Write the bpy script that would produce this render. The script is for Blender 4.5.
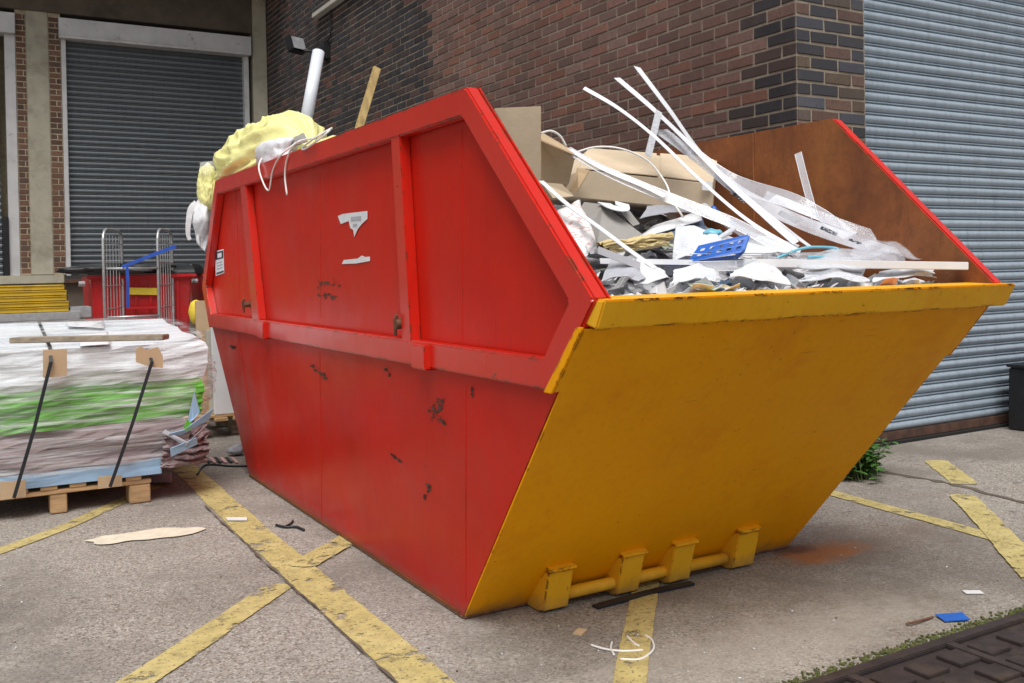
import bpy, bmesh, math, random
from mathutils import Vector, Matrix, noise
for o in list(bpy.data.objects): bpy.data.objects.remove(o)
S = bpy.context.scene
R = math.radians
rnd = random.Random(7)
# ------------------------------------------------------------------ camera, sky, sun, exposure
YAW, PITCH, ROLL, CH, FPX, CX, CY = 0.5237, -0.0112, -0.019, 1.15, 968.85, 512.0, 279.0
fw = Vector((math.sin(YAW)*math.cos(PITCH), math.cos(YAW)*math.cos(PITCH), math.sin(PITCH)))
rt = fw.cross(Vector((0, 0, 1))).normalized(); up = rt.cross(fw)
rt, up = rt*math.cos(ROLL)+up*math.sin(ROLL), -rt*math.sin(ROLL)+up*math.cos(ROLL)
cd = bpy.data.cameras.new('camera'); cam = bpy.data.objects.new('camera', cd); S.collection.objects.link(cam)
cam.matrix_world = Matrix(((rt.x, up.x, -fw.x, 0), (rt.y, up.y, -fw.y, 0), (rt.z, up.z, -fw.z, CH), (0, 0, 0, 1)))
cd.sensor_width = 36; cd.lens = FPX/1024*36; cd.shift_y = -(341.5-CY)/1024; cd.clip_end = 900; cd.clip_start = .02
S.camera = cam
w = bpy.data.worlds.new('World'); S.world = w; w.use_nodes = True
nt = w.node_tree; bg = nt.nodes['Background']; sky = nt.nodes.new('ShaderNodeTexSky'); sky.sky_type = 'NISHITA'
SUN_EL, SUN_AZ = R(62), R(212)      # azimuth clockwise from +Y
sky.sun_disc = False; sky.sun_elevation = SUN_EL; sky.sun_rotation = SUN_AZ; sky.dust_density = 4; sky.ozone_density = 1
hs = nt.nodes.new('ShaderNodeHueSaturation'); hs.inputs['Saturation'].default_value = .22
nt.links.new(sky.outputs[0], hs.inputs['Color']); nt.links.new(hs.outputs[0], bg.inputs[0]); bg.inputs[1].default_value = .10
sl = bpy.data.lights.new('sun', 'SUN'); sl.energy = 2.7; sl.angle = R(38); sl.color = (1, .965, .91)
sun = bpy.data.objects.new('sun', sl); S.collection.objects.link(sun)
sdir = Vector((math.sin(SUN_AZ)*math.cos(SUN_EL), math.cos(SUN_AZ)*math.cos(SUN_EL), math.sin(SUN_EL)))
sun.rotation_euler = sdir.to_track_quat('Z', 'Y').to_euler()
S.view_settings.view_transform = 'Standard'; S.view_settings.look = 'None'; S.view_settings.gamma = 1
S.view_settings.use_curve_mapping = False; S.view_settings.exposure = .15

def P(px, py, Y):
    """point of the world on the vertical plane y=Y that was sighted at px,py in the survey of the photo"""
    d = fw + rt*(px-CX)/FPX - up*(py-CY)/FPX
    return Vector((0, 0, CH)) + d*(Y/d.y)
def G(px, py, z=0):
    d = fw + rt*(px-CX)/FPX - up*(py-CY)/FPX
    return Vector((0, 0, CH)) + d*((z-CH)/d.z)
def PX(px, py, X):
    d = fw + rt*(px-CX)/FPX - up*(py-CY)/FPX
    return Vector((0, 0, CH)) + d*(X/d.x)

# ------------------------------------------------------------------ materials
class NT:
    def __init__(s, name):
        s.m = bpy.data.materials.new(name); s.m.use_nodes = True; s.t = s.m.node_tree
        s.b = s.t.nodes['Principled BSDF']; s.out = s.t.nodes['Material Output']; s.co = None
    def n(s, typ, **kw):
        nd = s.t.nodes.new(typ)
        for k, v in kw.items(): setattr(nd, k, v)
        return nd
    def l(s, a, b): s.t.links.new(a, b)
    def coord(s):
        if not s.co: s.co = s.n('ShaderNodeTexCoord').outputs['Object']
        return s.co
    def noise(s, scale, detail=4, rough=.6, stretch=None, off=(0, 0, 0)):
        mp = s.n('ShaderNodeMapping'); s.l(s.coord(), mp.inputs[0]); mp.inputs['Location'].default_value = off
        if stretch: mp.inputs['Scale'].default_value = stretch
        t = s.n('ShaderNodeTexNoise'); s.l(mp.outputs[0], t.inputs[0])
        t.inputs['Scale'].default_value = scale; t.inputs['Detail'].default_value = detail; t.inputs['Roughness'].default_value = rough
        return t.outputs[0]
    def vor(s, scale, out='Distance', feature='F1', stretch=None):
        mp = s.n('ShaderNodeMapping'); s.l(s.coord(), mp.inputs[0])
        if stretch: mp.inputs['Scale'].default_value = stretch
        t = s.n('ShaderNodeTexVoronoi', feature=feature); s.l(mp.outputs[0], t.inputs[0]); t.inputs['Scale'].default_value = scale
        return t.outputs[out]
    def ramp(s, f, a, b, ca=(0, 0, 0), cb=(1, 1, 1)):
        r = s.n('ShaderNodeValToRGB'); s.l(f, r.inputs[0]); e = r.color_ramp.elements
        e[0].position = a; e[1].position = b; e[0].color = (*ca, 1); e[1].color = (*cb, 1); return r.outputs[0]
    def mix(s, f, a, b, mode='MIX'):
        m = s.n('ShaderNodeMix', data_type='RGBA', blend_type=mode)
        for v, i in ((f, 0), (a, 6), (b, 7)):
            if isinstance(v, (int, float)): m.inputs[i].default_value = v
            elif isinstance(v, tuple): m.inputs[i].default_value = (*v, 1)
            else: s.l(v, m.inputs[i])
        return m.outputs[2]
    def math(s, op, a, b=None, clamp=False):
        m = s.n('ShaderNodeMath', operation=op, use_clamp=clamp)
        for v, i in ((a, 0), (b, 1)):
            if v is None: continue
            if isinstance(v, (int, float)): m.inputs[i].default_value = v
            else: s.l(v, m.inputs[i])
        return m.outputs[0]
    def bump(s, h, strength=.3, dist=.01):
        b = s.n('ShaderNodeBump'); s.l(h, b.inputs['Height']); b.inputs['Strength'].default_value = strength
        b.inputs['Distance'].default_value = dist; s.l(b.outputs[0], s.b.inputs['Normal'])
    def col(s, c):
        if isinstance(c, tuple): s.b.inputs['Base Color'].default_value = (*c, 1)
        else: s.l(c, s.b.inputs['Base Color'])
    def rough(s, v):
        if isinstance(v, (int, float)): s.b.inputs['Roughness'].default_value = v
        else: s.l(v, s.b.inputs['Roughness'])

def basic(name, c, rough=.6, var=.2, scale=8, bump=.15, metal=0, dirt=None, dscale=6, lo=.5, hi=.75, stretch=None, bscale=None):
    k = NT(name); n1 = k.noise(scale, 5, .6, stretch)
    a = tuple(x*(1-var) for x in c); b = tuple(min(1, x*(1+var)) for x in c)
    base = k.mix(k.ramp(n1, .3, .7), a, b)
    if dirt: base = k.mix(k.ramp(k.noise(dscale, 6, .7, stretch, (3, 1, 7)), lo, hi), base, dirt)
    k.col(base); k.rough(rough); k.b.inputs['Metallic'].default_value = metal
    if bump: k.bump(k.noise(bscale or scale*6, 4), bump, .004)
    return k.m

def paint(name, c, fade, rust=(.10, .035, .015), rough=.33, chips=.70, fadeamt=.5, scratch=True, sp=.5, coat=0):
    """worn enamel on steel: fading, dust, rust chips"""
    k = NT(name)
    base = k.mix(k.ramp(k.noise(1.6, 5, .6), .35, .75), c, fade)
    base = k.mix(k.math('MULTIPLY', k.ramp(k.noise(6, 6, .7, (1, 1, .25), (5, 0, 0)), .45, .8), fadeamt), base, fade)
    chip = k.ramp(k.noise(9, 8, .75, None, (1, 8, 3)), chips, chips+.015)
    spk = k.math('MULTIPLY', k.ramp(k.noise(60, 3, .6), .68, .72), k.ramp(k.noise(3, 3, .6, None, (9, 9, 2)), .55, .65))
    bv = k.n('ShaderNodeBevel', samples=4); bv.inputs['Radius'].default_value = .013
    gn = k.n('ShaderNodeNewGeometry'); dt = k.n('ShaderNodeVectorMath', operation='DOT_PRODUCT'); k.l(bv.outputs[0], dt.inputs[0]); k.l(gn.outputs['Normal'], dt.inputs[1])
    edge = k.ramp(dt.outputs['Value'], .80, .985, (1, 1, 1), (0, 0, 0))
    edge = k.math('MULTIPLY', edge, k.ramp(k.noise(11, 8, .78, None, (3, 3, 3)), .535, .56))
    run = k.math('MULTIPLY', k.ramp(k.noise(9, 5, .6, (6, 6, .35), (2, 2, 2)), .5, .8), .22)
    base = k.mix(run, base, (c[0]*.6, c[1]*.45, c[2]))
    tint = k.math('MULTIPLY', k.ramp(k.noise(2.6, 7, .72, None, (8, 3, 5)), .52, .72), .42)
    base = k.mix(tint, base, (c[0]*.75, c[1]*.45, c[2]))
    mask = k.math('MAXIMUM', k.math('MAXIMUM', chip, spk), edge)
    base = k.mix(mask, base, rust)
    if scratch:
        sc = k.math('MAXIMUM', k.ramp(k.noise(5, 2, .5, (14, 14, .6)), .70, .72), k.ramp(k.noise(5, 2, .5, (1, 1.2, 16), (5, 1, 2)), .71, .73))
        sc = k.math('MULTIPLY', sc, k.ramp(k.noise(2.2, 3, .5, None, (4, 4, 4)), .5, .6))
        base = k.mix(k.math('MULTIPLY', sc, .35), base, (.05, .02, .015))
    low = k.n('ShaderNodeSeparateXYZ'); k.l(k.coord(), low.inputs[0])
    grime = k.ramp(k.math('ADD', low.outputs[2], k.math('MULTIPLY', k.noise(14, 5), .10)), .05, .115, (1, 1, 1), (0, 0, 0))
    base = k.mix(k.math('MULTIPLY', grime, .55), base, (.16, .11, .09))
    k.col(base); k.rough(k.ramp(k.noise(4, 6, .7, None, (2, 2, 2)), .3, .8, (rough,)*3, (rough+.22,)*3))
    k.b.inputs['Specular IOR Level'].default_value = sp
    h = k.math('ADD', k.math('MULTIPLY', k.noise(2.3, 2, .4), 1.0), k.math('MULTIPLY', k.noise(90, 3), .006))
    k.bump(h, .35, .05)
    k.b.inputs['Coat Weight'].default_value = coat; k.b.inputs['Coat Roughness'].default_value = .18
    return k.m

M = {}
M['red'] = paint('red_paint', (.58, .011, .003), (.48, .018, .008), sp=.16, rough=.28, coat=.08)
M['redbar'] = paint('red_bar_paint', (.60, .012, .003), (.53, .020, .010), chips=.665, rough=.25, sp=.4, coat=.45)
M['yellow'] = paint('yellow_paint', (.92, .40, .001), (.86, .35, .0015), rough=.42, chips=.715, sp=.12)
M['yellowlip'] = paint('yellow_lip_paint', (.80, .385, .004), (.84, .46, .03), rough=.4, chips=.655, fadeamt=.8, sp=.2)
def rustmat():
    k = NT('rusty_steel'); n = k.noise(3.2, 9, .72)
    b = k.mix(k.ramp(n, .3, .72), (.11, .034, .010), (.33, .10, .022))
    b = k.mix(k.ramp(k.noise(14, 7, .75, None, (4, 4, 4)), .42, .8), b, (.16, .045, .012))
    b = k.mix(k.ramp(k.noise(1.3, 6, .6, None, (0, 7, 1.9)), .57, .75), b, (.27, .13, .03))
    sc = k.ramp(k.noise(4, 2, .5, (2, 8, 20)), .70, .74); b = k.mix(k.math('MULTIPLY', sc, .4), b, (.33, .15, .06))
    b = k.mix(k.math('MULTIPLY', k.ramp(k.noise(7, 8, .78, (1, 1, .35), (2, 2, 9)), .52, .66), .55), b, (.055, .02, .010))
    b = k.mix(k.math('MULTIPLY', k.ramp(k.noise(2.1, 7, .75, None, (6, 1, 2)), .5, .68), .6), b, (.34, .125, .028))
    k.col(b); k.rough(.62); k.bump(k.noise(40, 6, .7), .3, .004); return k.m
M['rust'] = rustmat()
M['rustpin'] = basic('rusty_pin', (.13, .055, .03), .8, .5, 40, .5)

def groundmat():
    k = NT('yard_concrete')
    s1 = k.noise(1.1, 8, .65); base = k.mix(k.ramp(s1, .3, .72), (.215, .20, .175), (.335, .315, .285))
    cell = k.n('ShaderNodeTexVoronoi'); k.l(k.coord(), cell.inputs[0]); cell.inputs['Scale'].default_value = 150
    sep = k.n('ShaderNodeSeparateColor'); k.l(cell.outputs['Color'], sep.inputs[0])
    ag = k.n('ShaderNodeValToRGB'); k.l(sep.outputs[0], ag.inputs[0]); cr = ag.color_ramp; cr.interpolation = 'CONSTANT'
    cr.elements[0].position = 0; cr.elements[0].color = (.09, .07, .06, 1); cr.elements[1].position = .16; cr.elements[1].color = (.31, .28, .25, 1)
    for p_, c_ in ((.45, (.36, .32, .28)), (.72, (.23, .165, .125)), (.85, (.52, .49, .45))):
        e = cr.elements.new(p_); e.color = (*c_, 1)
    base = k.mix(k.ramp(k.noise(2.3, 4, .6, None, (7, 2, 0)), .3, .62, (.35,)*3, (.68,)*3), base, ag.outputs[0])
    base = k.mix(k.math('MULTIPLY', k.ramp(k.noise(.7, 6, .7, None, (1.5, 4.2, 0)), .46, .62), .65), base, (.13, .112, .095))
    base = k.mix(k.math('MULTIPLY', k.ramp(k.noise(3.4, 7, .75, None, (2.5, 9, 0)), .60, .66), .55), base, (.085, .075, .065))
    base = k.mix(k.math('MULTIPLY', k.ramp(k.noise(30, 5, .7, None, (1.5, 4.2, 0)), .62, .68), .5), base, (.07, .06, .05))
    # rust stain where water runs off the skip's right corner
    sx = k.n('ShaderNodeSeparateXYZ'); k.l(k.coord(), sx.inputs[0])
    def blob(cx, cy, rx, ry, amp=.35):
        dx = k.math('DIVIDE', k.math('SUBTRACT', sx.outputs[0], cx), rx); dy = k.math('DIVIDE', k.math('SUBTRACT', sx.outputs[1], cy), ry)
        d = k.math('ADD', k.math('MULTIPLY', dx, dx), k.math('MULTIPLY', dy, dy))
        d = k.math('ADD', d, k.math('MULTIPLY', k.math('SUBTRACT', k.noise(9, 6, .7, None, (cx, cy, 0)), .5), 3.4*amp*2.4))
        return k.ramp(d, .1, 1.15, (1, 1, 1), (0, 0, 0))
    base = k.mix(k.math('MULTIPLY', blob(2.96, 2.71, .27, .13), .9), base, (.40, .14, .035))
    base = k.mix(k.math('MULTIPLY', blob(2.90, 2.80, .12, .07), .8), base, (.10, .03, .02))
    base = k.mix(k.math('MULTIPLY', blob(3.2, 2.75, .55, .28), .35), base, (.16, .09, .05))
    base = k.mix(k.math('MULTIPLY', blob(2.5, 2.25, .55, .35), .28), base, (.16, .12, .09))
    # greener, paler ground near the cover
    base = k.mix(k.math('MULTIPLY', blob(2.1, 2.15, .9, .22), .45), base, (.40, .37, .33))
    # darker ground beneath the shutter
    band = k.math('ADD', sx.outputs[1], k.math('MULTIPLY', k.noise(6, 5), .12))
    base = k.mix(k.math('MULTIPLY', k.ramp(band, 3.97, 4.09), .8), base, (.03, .025, .02))
    k.col(base); k.rough(.92)
    k.bump(k.math('ADD', k.math('MULTIPLY', k.vor(120), .7), k.math('MULTIPLY', k.noise(14, 6, .7), 1.3)), .55, .006)
    return k.m
M['ground'] = groundmat()

def linemat():
    k = NT('worn_road_paint')
    at = k.n('ShaderNodeAttribute', attribute_name='edge')    # 0 at the painted edge, 1 in the middle
    e = k.math('ADD', at.outputs['Fac'], k.math('MULTIPLY', k.math('SUBTRACT', k.noise(14, 8, .72), .5), .55))
    a = k.ramp(e, .17, .23)
    w2 = k.ramp(k.noise(7, 9, .76, None, (3, 8, 0)), .55, .60, (1, 1, 1), (.1, .1, .1))
    w3 = k.ramp(k.noise(90, 3, .6), .60, .66, (1, 1, 1), (.3, .3, .3))
    al = k.math('MULTIPLY', k.math('MULTIPLY', a, w2), w3)
    c = k.mix(k.ramp(k.noise(5, 6, .7), .3, .7), (.44, .36, .13), (.57, .475, .21))
    c = k.mix(k.math('MULTIPLY', k.ramp(k.noise(18, 7, .75, None, (2, 2, 0)), .45, .68), .7), c, (.27, .21, .10))
    k.col(c); k.rough(.75); k.l(al, k.b.inputs['Alpha']); k.bump(k.noise(60, 5), .4, .004); return k.m
M['line'] = linemat()

def brickmat():
    k = NT('brick_faces'); at = k.n('ShaderNodeAttribute', attribute_name='tone')
    n = k.noise(26, 7, .72); c = k.mix(k.ramp(n, .25, .75), at.outputs['Color'], (.5, .5, .5), 'OVERLAY')
    c = k.mix(k.ramp(k.noise(45, 6, .8, None, (1, 5, 2)), .35, .6, (.5,)*3, (.0,)*3), c, (.045, .035, .035))
    c = k.mix(k.math('MULTIPLY', k.ramp(k.noise(3, 7, .7), .5, .8), .12), c, (.30, .25, .22))
    k.col(c); k.rough(.85); k.bump(k.noise(70, 6, .7), .5, .004); return k.m
M['brick'] = brickmat()
M['mortar'] = basic('mortar', (.28, .235, .185), .95, .2, 20, .5, dirt=(.17, .15, .13), dscale=2)
M['mortar_pale'] = basic('pale_mortar', (.42, .36, .25), .95, .2, 20, .5, dirt=(.25, .2, .13), dscale=3)
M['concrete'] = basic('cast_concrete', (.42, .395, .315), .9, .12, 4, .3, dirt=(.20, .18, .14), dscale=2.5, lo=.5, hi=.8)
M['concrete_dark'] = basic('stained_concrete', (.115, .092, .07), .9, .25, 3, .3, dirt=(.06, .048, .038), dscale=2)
M['concrete_light'] = basic('pale_concrete', (.45, .43, .38), .9, .1, 6, .2)
def shutter(name, c1, c2, rough, metal, c3):
    k = NT(name); b = k.mix(k.ramp(k.noise(2.0, 6, .7, (.3, 1, 4)), .3, .75), c1, c2)
    sx = k.n('ShaderNodeSeparateXYZ'); k.l(k.coord(), sx.inputs[0])
    b = k.mix(k.math('MULTIPLY', k.ramp(k.noise(9, 7, .75, (3, 3, .4), (3, 0, 0)), .48, .72), .55), b, c3)
    b = k.mix(k.math('MULTIPLY', k.ramp(k.noise(22, 4, .6, None, (8, 0, 1)), .74, .78), .6), b, (.22, .12, .09))
    k.col(b); k.rough(rough); k.b.inputs['Metallic'].default_value = metal; k.bump(k.noise(50, 4), .08, .003); return k.m
M['shutter_blue'] = shutter('bluegrey_shutter_slats', (.31, .38, .45), (.385, .455, .53), .36, .25, (.15, .18, .21))
M['shutter_grey'] = shutter('grey_shutter_slats', (.125, .145, .165), (.17, .19, .21), .40, .3, (.07, .08, .09))
M['door_frame'] = basic('galvanised_frame', (.58, .58, .59), .5, .12, 4, .1, .2, dirt=(.2, .17, .14), dscale=8, lo=.6)
M['rustbrown'] = basic('brown_rail', (.085, .042, .028), .8, .4, 14, .4, dirt=(.03, .02, .015))
M['black'] = basic('black_plastic', (.012, .012, .014), .45, .3, 10, .1)
M['dark'] = basic('dark_void', (.01, .01, .01), .9, .2, 10, .1)
def card(name, c):
    k = NT(name); b = k.mix(k.ramp(k.noise(5, 5), .3, .7), tuple(x*.9 for x in c), tuple(x*1.08 for x in c))
    b = k.mix(k.math('MULTIPLY', k.ramp(k.noise(40, 3, .6, (1, 1, 8)), .5, .7), .25), b, tuple(x*.72 for x in c))
    k.col(b); k.rough(.85); k.bump(k.noise(12, 4), .25, .01); return k.m
M['card'] = card('corrugated_cardboard', (.52, .38, .235))
M['card_pale'] = card('pale_cardboard', (.60, .485, .345))
M['greyboard'] = card('greyboard', (.30, .285, .27))
M['wood'] = basic('pallet_wood', (.50, .33, .17), .8, .3, 4, .4, stretch=(1, 12, 12), dirt=(.25, .15, .07), dscale=5)
M['wood_grey'] = basic('weathered_plank', (.33, .275, .21), .85, .3, 3, .4, stretch=(1, 14, 14), dirt=(.17, .14, .11), dscale=4)
M['timber'] = basic('timber_stick', (.42, .30, .12), .8, .3, 4, .4, stretch=(12, 12, 1.5), dirt=(.2, .13, .05), dscale=5)
M['white'] = basic('white_plastic', (.72, .74, .78), .35, .05, 8, .05)
M['pipe'] = basic('white_pipe', (.66, .70, .78), .3, .05, 8, .05)
def printed(name, c, ink, scale=60, lo=.55, st=(1, 1, 4), amt=.6):
    k = NT(name); t = k.ramp(k.noise(scale, 2, .5, st), lo, lo+.04); z = k.ramp(k.noise(7, 2, .5, None, (3, 3, 3)), .45, .55)
    b = k.mix(k.math('MULTIPLY', k.math('MULTIPLY', t, z), amt), c, ink); k.col(b); k.rough(.65)
    k.bump(k.noise(9, 4), .2, .01); return k.m
M['paper'] = basic('white_paper', (.66, .67, .69), .8, .06, 8, .2)
M['paper_print'] = printed('printed_paper', (.62, .64, .68), (.35, .37, .42), 70, .5, (1, 1, 5), .5)
M['paper_red'] = printed('red_print_paper', (.78, .77, .77), (.55, .12, .12), 45, .56)
M['paper_grey'] = basic('grey_paper', (.40, .41, .46), .8, .1, 8, .2)
M['paper_green'] = basic('pale_green_paper', (.50, .58, .46), .8, .15, 8, .2)
M['paper_pink'] = basic('pink_paper', (.62, .36, .36), .8, .15, 8, .2)
M['navy'] = basic('blue_grey_folder', (.10, .15, .24), .5, .15, 8, .1)
M['blue'] = basic('blue_plastic', (.02, .11, .46), .35, .12, 8, .1)
M['cyan'] = basic('cyan_plastic', (.16, .45, .58), .4, .1, 8, .1)
M['bluepaper'] = basic('light_blue_paper', (.32, .50, .70), .75, .1, 8, .2)
M['mauve'] = basic('mauve_paper', (.275, .215, .225), .75, .15, 3, .3, stretch=(1, 1, 40))
M['manila'] = basic('manila_envelope', (.60, .48, .24), .6, .15, 10, .4)
M['yellowbar'] = basic('yellow_barrier_plastic', (.66, .44, .03), .5, .12, 4, .1, dirt=(.42, .26, .03), dscale=7)
M['galv'] = basic('galvanised_steel', (.50, .51, .53), .38, .15, 20, .05, .6)
M['binred'] = basic('red_bin_plastic', (.50, .015, .018), .4, .12, 3, .1, dirt=(.35, .05, .05), dscale=6)
M['binlid'] = basic('dark_bin_lid', (.025, .027, .03), .5, .3, 6, .15)
M['strapblack'] = basic('black_strap', (.012, .014, .02), .5, .2, 10, 0)
M['strapblue'] = basic('blue_strap', (.02, .08, .42), .5, .2, 10, 0)
M['glass_lamp'] = basic('floodlight_glass', (.30, .31, .33), .15, .2, 10, 0)
def bagmat(name, c, tr=.25, rough=.45):
    k = NT(name); k.col(k.mix(k.ramp(k.noise(6, 5), .3, .7), tuple(x*.92 for x in c), c)); k.rough(rough)
    k.b.inputs['Subsurface Weight'].default_value = tr; k.b.inputs['Subsurface Radius'].default_value = (.06, .06, .05); k.b.inputs['Subsurface Scale'].default_value = .5
    k.bump(k.math('ADD', k.noise(9, 3, .5), k.math('MULTIPLY', k.noise(28, 4, .6), .4)), .5, .02); return k.m
M['bagyellow'] = bagmat('thin_yellow_bag', (.88, .84, .36))
M['bagwhite'] = bagmat('thin_white_bag', (.78, .79, .83))
def clear(name, tint=(.9, .93, 1), a0=.18, a1=.7, rough=.12, scale=10, st=None, r0=.35, r1=.7):
    k = NT(name); k.col(tint); k.rough(rough); al = k.ramp(k.noise(scale, 6, .68, st), r0, r1, (a0,)*3, (a1,)*3)
    k.l(al, k.b.inputs['Alpha']); k.bump(k.noise(scale*1.5, 4, .6, st), .4, .01); k.b.inputs['Specular IOR Level'].default_value = .8; return k.m
M['clear'] = clear('clear_plastic_strip', (.82, .85, .92), .22, .42, .1, 2.5)
M['clear2'] = clear('clear_plastic_sheet', (.82, .86, .94), .16, .50, .1, 5)
M['clearglint'] = clear('clear_plastic_edge_glint', (.9, .92, .97), .55, .85, .15, 8)
M['smudge'] = printed('smudged_print', (.55, .57, .62), (.05, .05, .07), 90, .42, (1, 1, 3), 1.0)
M['heapmat'] = basic('mixed_paper_waste', (.50, .50, .53), .85, .6, 30, .8, dirt=(.10, .09, .09), dscale=14)
M['film'] = clear('stretch_film', (.88, .92, .95), .06, .85, .10, 5, (.45, 1, 13), .44, .74)
M['moss'] = basic('moss', (.09, .105, .03), .95, .5, 40, .8, dirt=(.13, .11, .07), dscale=12)
M['iron'] = basic('wet_cast_iron', (.035, .026, .026), .55, .4, 12, .4, dirt=(.075, .05, .035), dscale=9)
M['leaf'] = basic('weed_leaf', (.055, .14, .025), .5, .4, 30, .2)
M['leaf'].node_tree.nodes['Principled BSDF'].inputs['Subsurface Weight'].default_value = 0
M['stem'] = basic('weed_stem', (.10, .14, .04), .7, .3, 30, .1)
M['greensheet'] = basic('green_paper', (.10, .36, .025), .6, .15, 3, .3, stretch=(1, 1, 40))
M['whitesheet'] = basic('pale_lilac_paper', (.66, .70, .74), .7, .1, 3, .3, stretch=(1, 1, 40))
M['palepatch'] = basic('cream_filler', (.66, .60, .48), .9, .12, 20, .4)
M['vinyl'] = basic('white_sticker', (.72, .74, .78), .5, .08, 30, .1)
M['ink'] = basic('dark_ink', (.03, .035, .06), .6, .2, 20, 0)
M['inkred'] = basic('red_ink', (.45, .05, .06), .6, .2, 20, 0)
M['labelyellow'] = basic('yellow_label', (.75, .56, .05), .5, .08, 20, 0)
M['cable'] = basic('white_cable', (.80, .79, .77), .4, .05, 20, 0)

# ------------------------------------------------------------------ mesh helpers
class MB:
    def __init__(s): s.v = []; s.f = []; s.mi = []
    def face(s, pts, mi=0):
        b = len(s.v); s.v += [tuple(p) for p in pts]; s.f.append(list(range(b, b+len(pts)))); s.mi.append(mi)
    def box(s, a, b, mi=0, mat=None):
        x0, y0, z0 = a; x1, y1, z1 = b
        vs = [Vector(c) for c in ((x0, y0, z0), (x1, y0, z0), (x1, y1, z0), (x0, y1, z0), (x0, y0, z1), (x1, y0, z1), (x1, y1, z1), (x0, y1, z1))]
        if mat: vs = [mat @ v for v in vs]
        k = len(s.v); s.v += [tuple(v) for v in vs]
        for f in ((0, 3, 2, 1), (4, 5, 6, 7), (0, 1, 5, 4), (1, 2, 6, 5), (2, 3, 7, 6), (3, 0, 4, 7)):
            s.f.append([k+i for i in f]); s.mi.append(mi)
    def prism(s, poly, d, mi=0, mi2=None, mi3=None):
        """poly: 3-D points, d: extrusion vector; mi front cap, mi2 back cap, mi3 rim"""
        poly = [Vector(p) for p in poly]; d = Vector(d); n = len(poly); k = len(s.v)
        s.v += [tuple(p) for p in poly]+[tuple(p+d) for p in poly]
        s.f.append([k+i for i in range(n)]); s.mi.append(mi)
        s.f.append([k+n+i for i in reversed(range(n))]); s.mi.append(mi if mi2 is None else mi2)
        for i in range(n):
            j = (i+1) % n; s.f.append([k+j, k+i, k+n+i, k+n+j]); s.mi.append(mi if mi3 is None else mi3)
    def bar(s, a, b, w, h, upv=(0, 0, 1), mi=0):
        a = Vector(a); b = Vector(b); d = (b-a).normalized(); sd = d.cross(Vector(upv)).normalized(); u = sd.cross(d)
        q = [a+sd*w/2*i+u*h/2*j for i, j in ((-1, -1), (1, -1), (1, 1), (-1, 1))]
        s.prism(q, b-a, mi)
    def tube(s, pts, r, seg=8, mi=0, closed=False):
        pts = [Vector(p) for p in pts]; n = len(pts); k = len(s.v); pu = None
        for i, p in enumerate(pts):
            d = (pts[min(i+1, n-1)]-pts[max(i-1, 0)]).normalized()
            if pu is None:
                pu = d.cross(Vector((0, 0, 1)))
                if pu.length < .05: pu = d.cross(Vector((1, 0, 0)))
            pu = (pu - d*pu.dot(d)).normalized(); pv = d.cross(pu)
            rr = r[i] if isinstance(r, (list, tuple)) else r
            for j in range(seg):
                a = 2*math.pi*j/seg; s.v.append(tuple(p+(pu*math.cos(a)+pv*math.sin(a))*rr))
        for i in range(n-1):
            for j in range(seg):
                s.f.append([k+i*seg+j, k+i*seg+(j+1) % seg, k+(i+1)*seg+(j+1) % seg, k+(i+1)*seg+j]); s.mi.append(mi)
        s.f.append([k+j for j in reversed(range(seg))]); s.mi.append(mi)
        s.f.append([k+(n-1)*seg+j for j in range(seg)]); s.mi.append(mi)
    def ribbon(s, pts, wid, nrm, th=.002, mi=0, curl=0):
        """flat strip along pts; nrm = rough facing of its flat side"""
        pts = [Vector(p) for p in pts]; n = len(pts); k = len(s.v); nrm = Vector(nrm)
        for i, p in enumerate(pts):
            d = (pts[min(i+1, n-1)]-pts[max(i-1, 0)]).normalized(); sd = d.cross(nrm).normalized(); u = sd.cross(d)
            if curl: c, q = math.cos(curl*i/n), math.sin(curl*i/n); sd, u = sd*c+u*q, u*c-sd*q
            wv = wid[i] if isinstance(wid, (list, tuple)) else wid
            for a, b in ((-1, -1), (1, -1), (1, 1), (-1, 1)): s.v.append(tuple(p+sd*wv/2*a+u*th/2*b))
        for i in range(n-1):
            for j in range(4):
                s.f.append([k+i*4+j, k+i*4+(j+1) % 4, k+(i+1)*4+(j+1) % 4, k+(i+1)*4+j]); s.mi.append(mi)
        s.f.append([k+3, k+2, k+1, k]); s.mi.append(mi)
        s.f.append([k+(n-1)*4+j for j in range(4)]); s.mi.append(mi)
    def build(s, name, mats, parent=None, smooth=False, bevel=0):
        me = bpy.data.meshes.new(name); me.from_pydata(s.v, [], s.f)
        if not isinstance(mats, (list, tuple)): mats = [mats]
        for m in mats: me.materials.append(m)
        for p, mi in zip(me.polygons, s.mi): p.material_index = mi; p.use_smooth = smooth
        bm = bmesh.new(); bm.from_mesh(me); bmesh.ops.recalc_face_normals(bm, faces=bm.faces[:])
        if bevel: bmesh.ops.bevel(bm, geom=bm.edges[:]+bm.verts[:], offset=bevel, segments=2, affect='EDGES', clamp_overlap=True)
        bm.to_mesh(me); bm.free(); me.update()
        o = bpy.data.objects.new(name, me); S.collection.objects.link(o)
        if parent:
            o.parent = parent
            loc = parent.matrix_basis.translation
            q = parent
            off = Vector((0, 0, 0))
            while q is not None: off += q.location; q = q.parent
            o.location = -off if not s_local[0] else (0, 0, 0)
        return o
s_local = [False]
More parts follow.
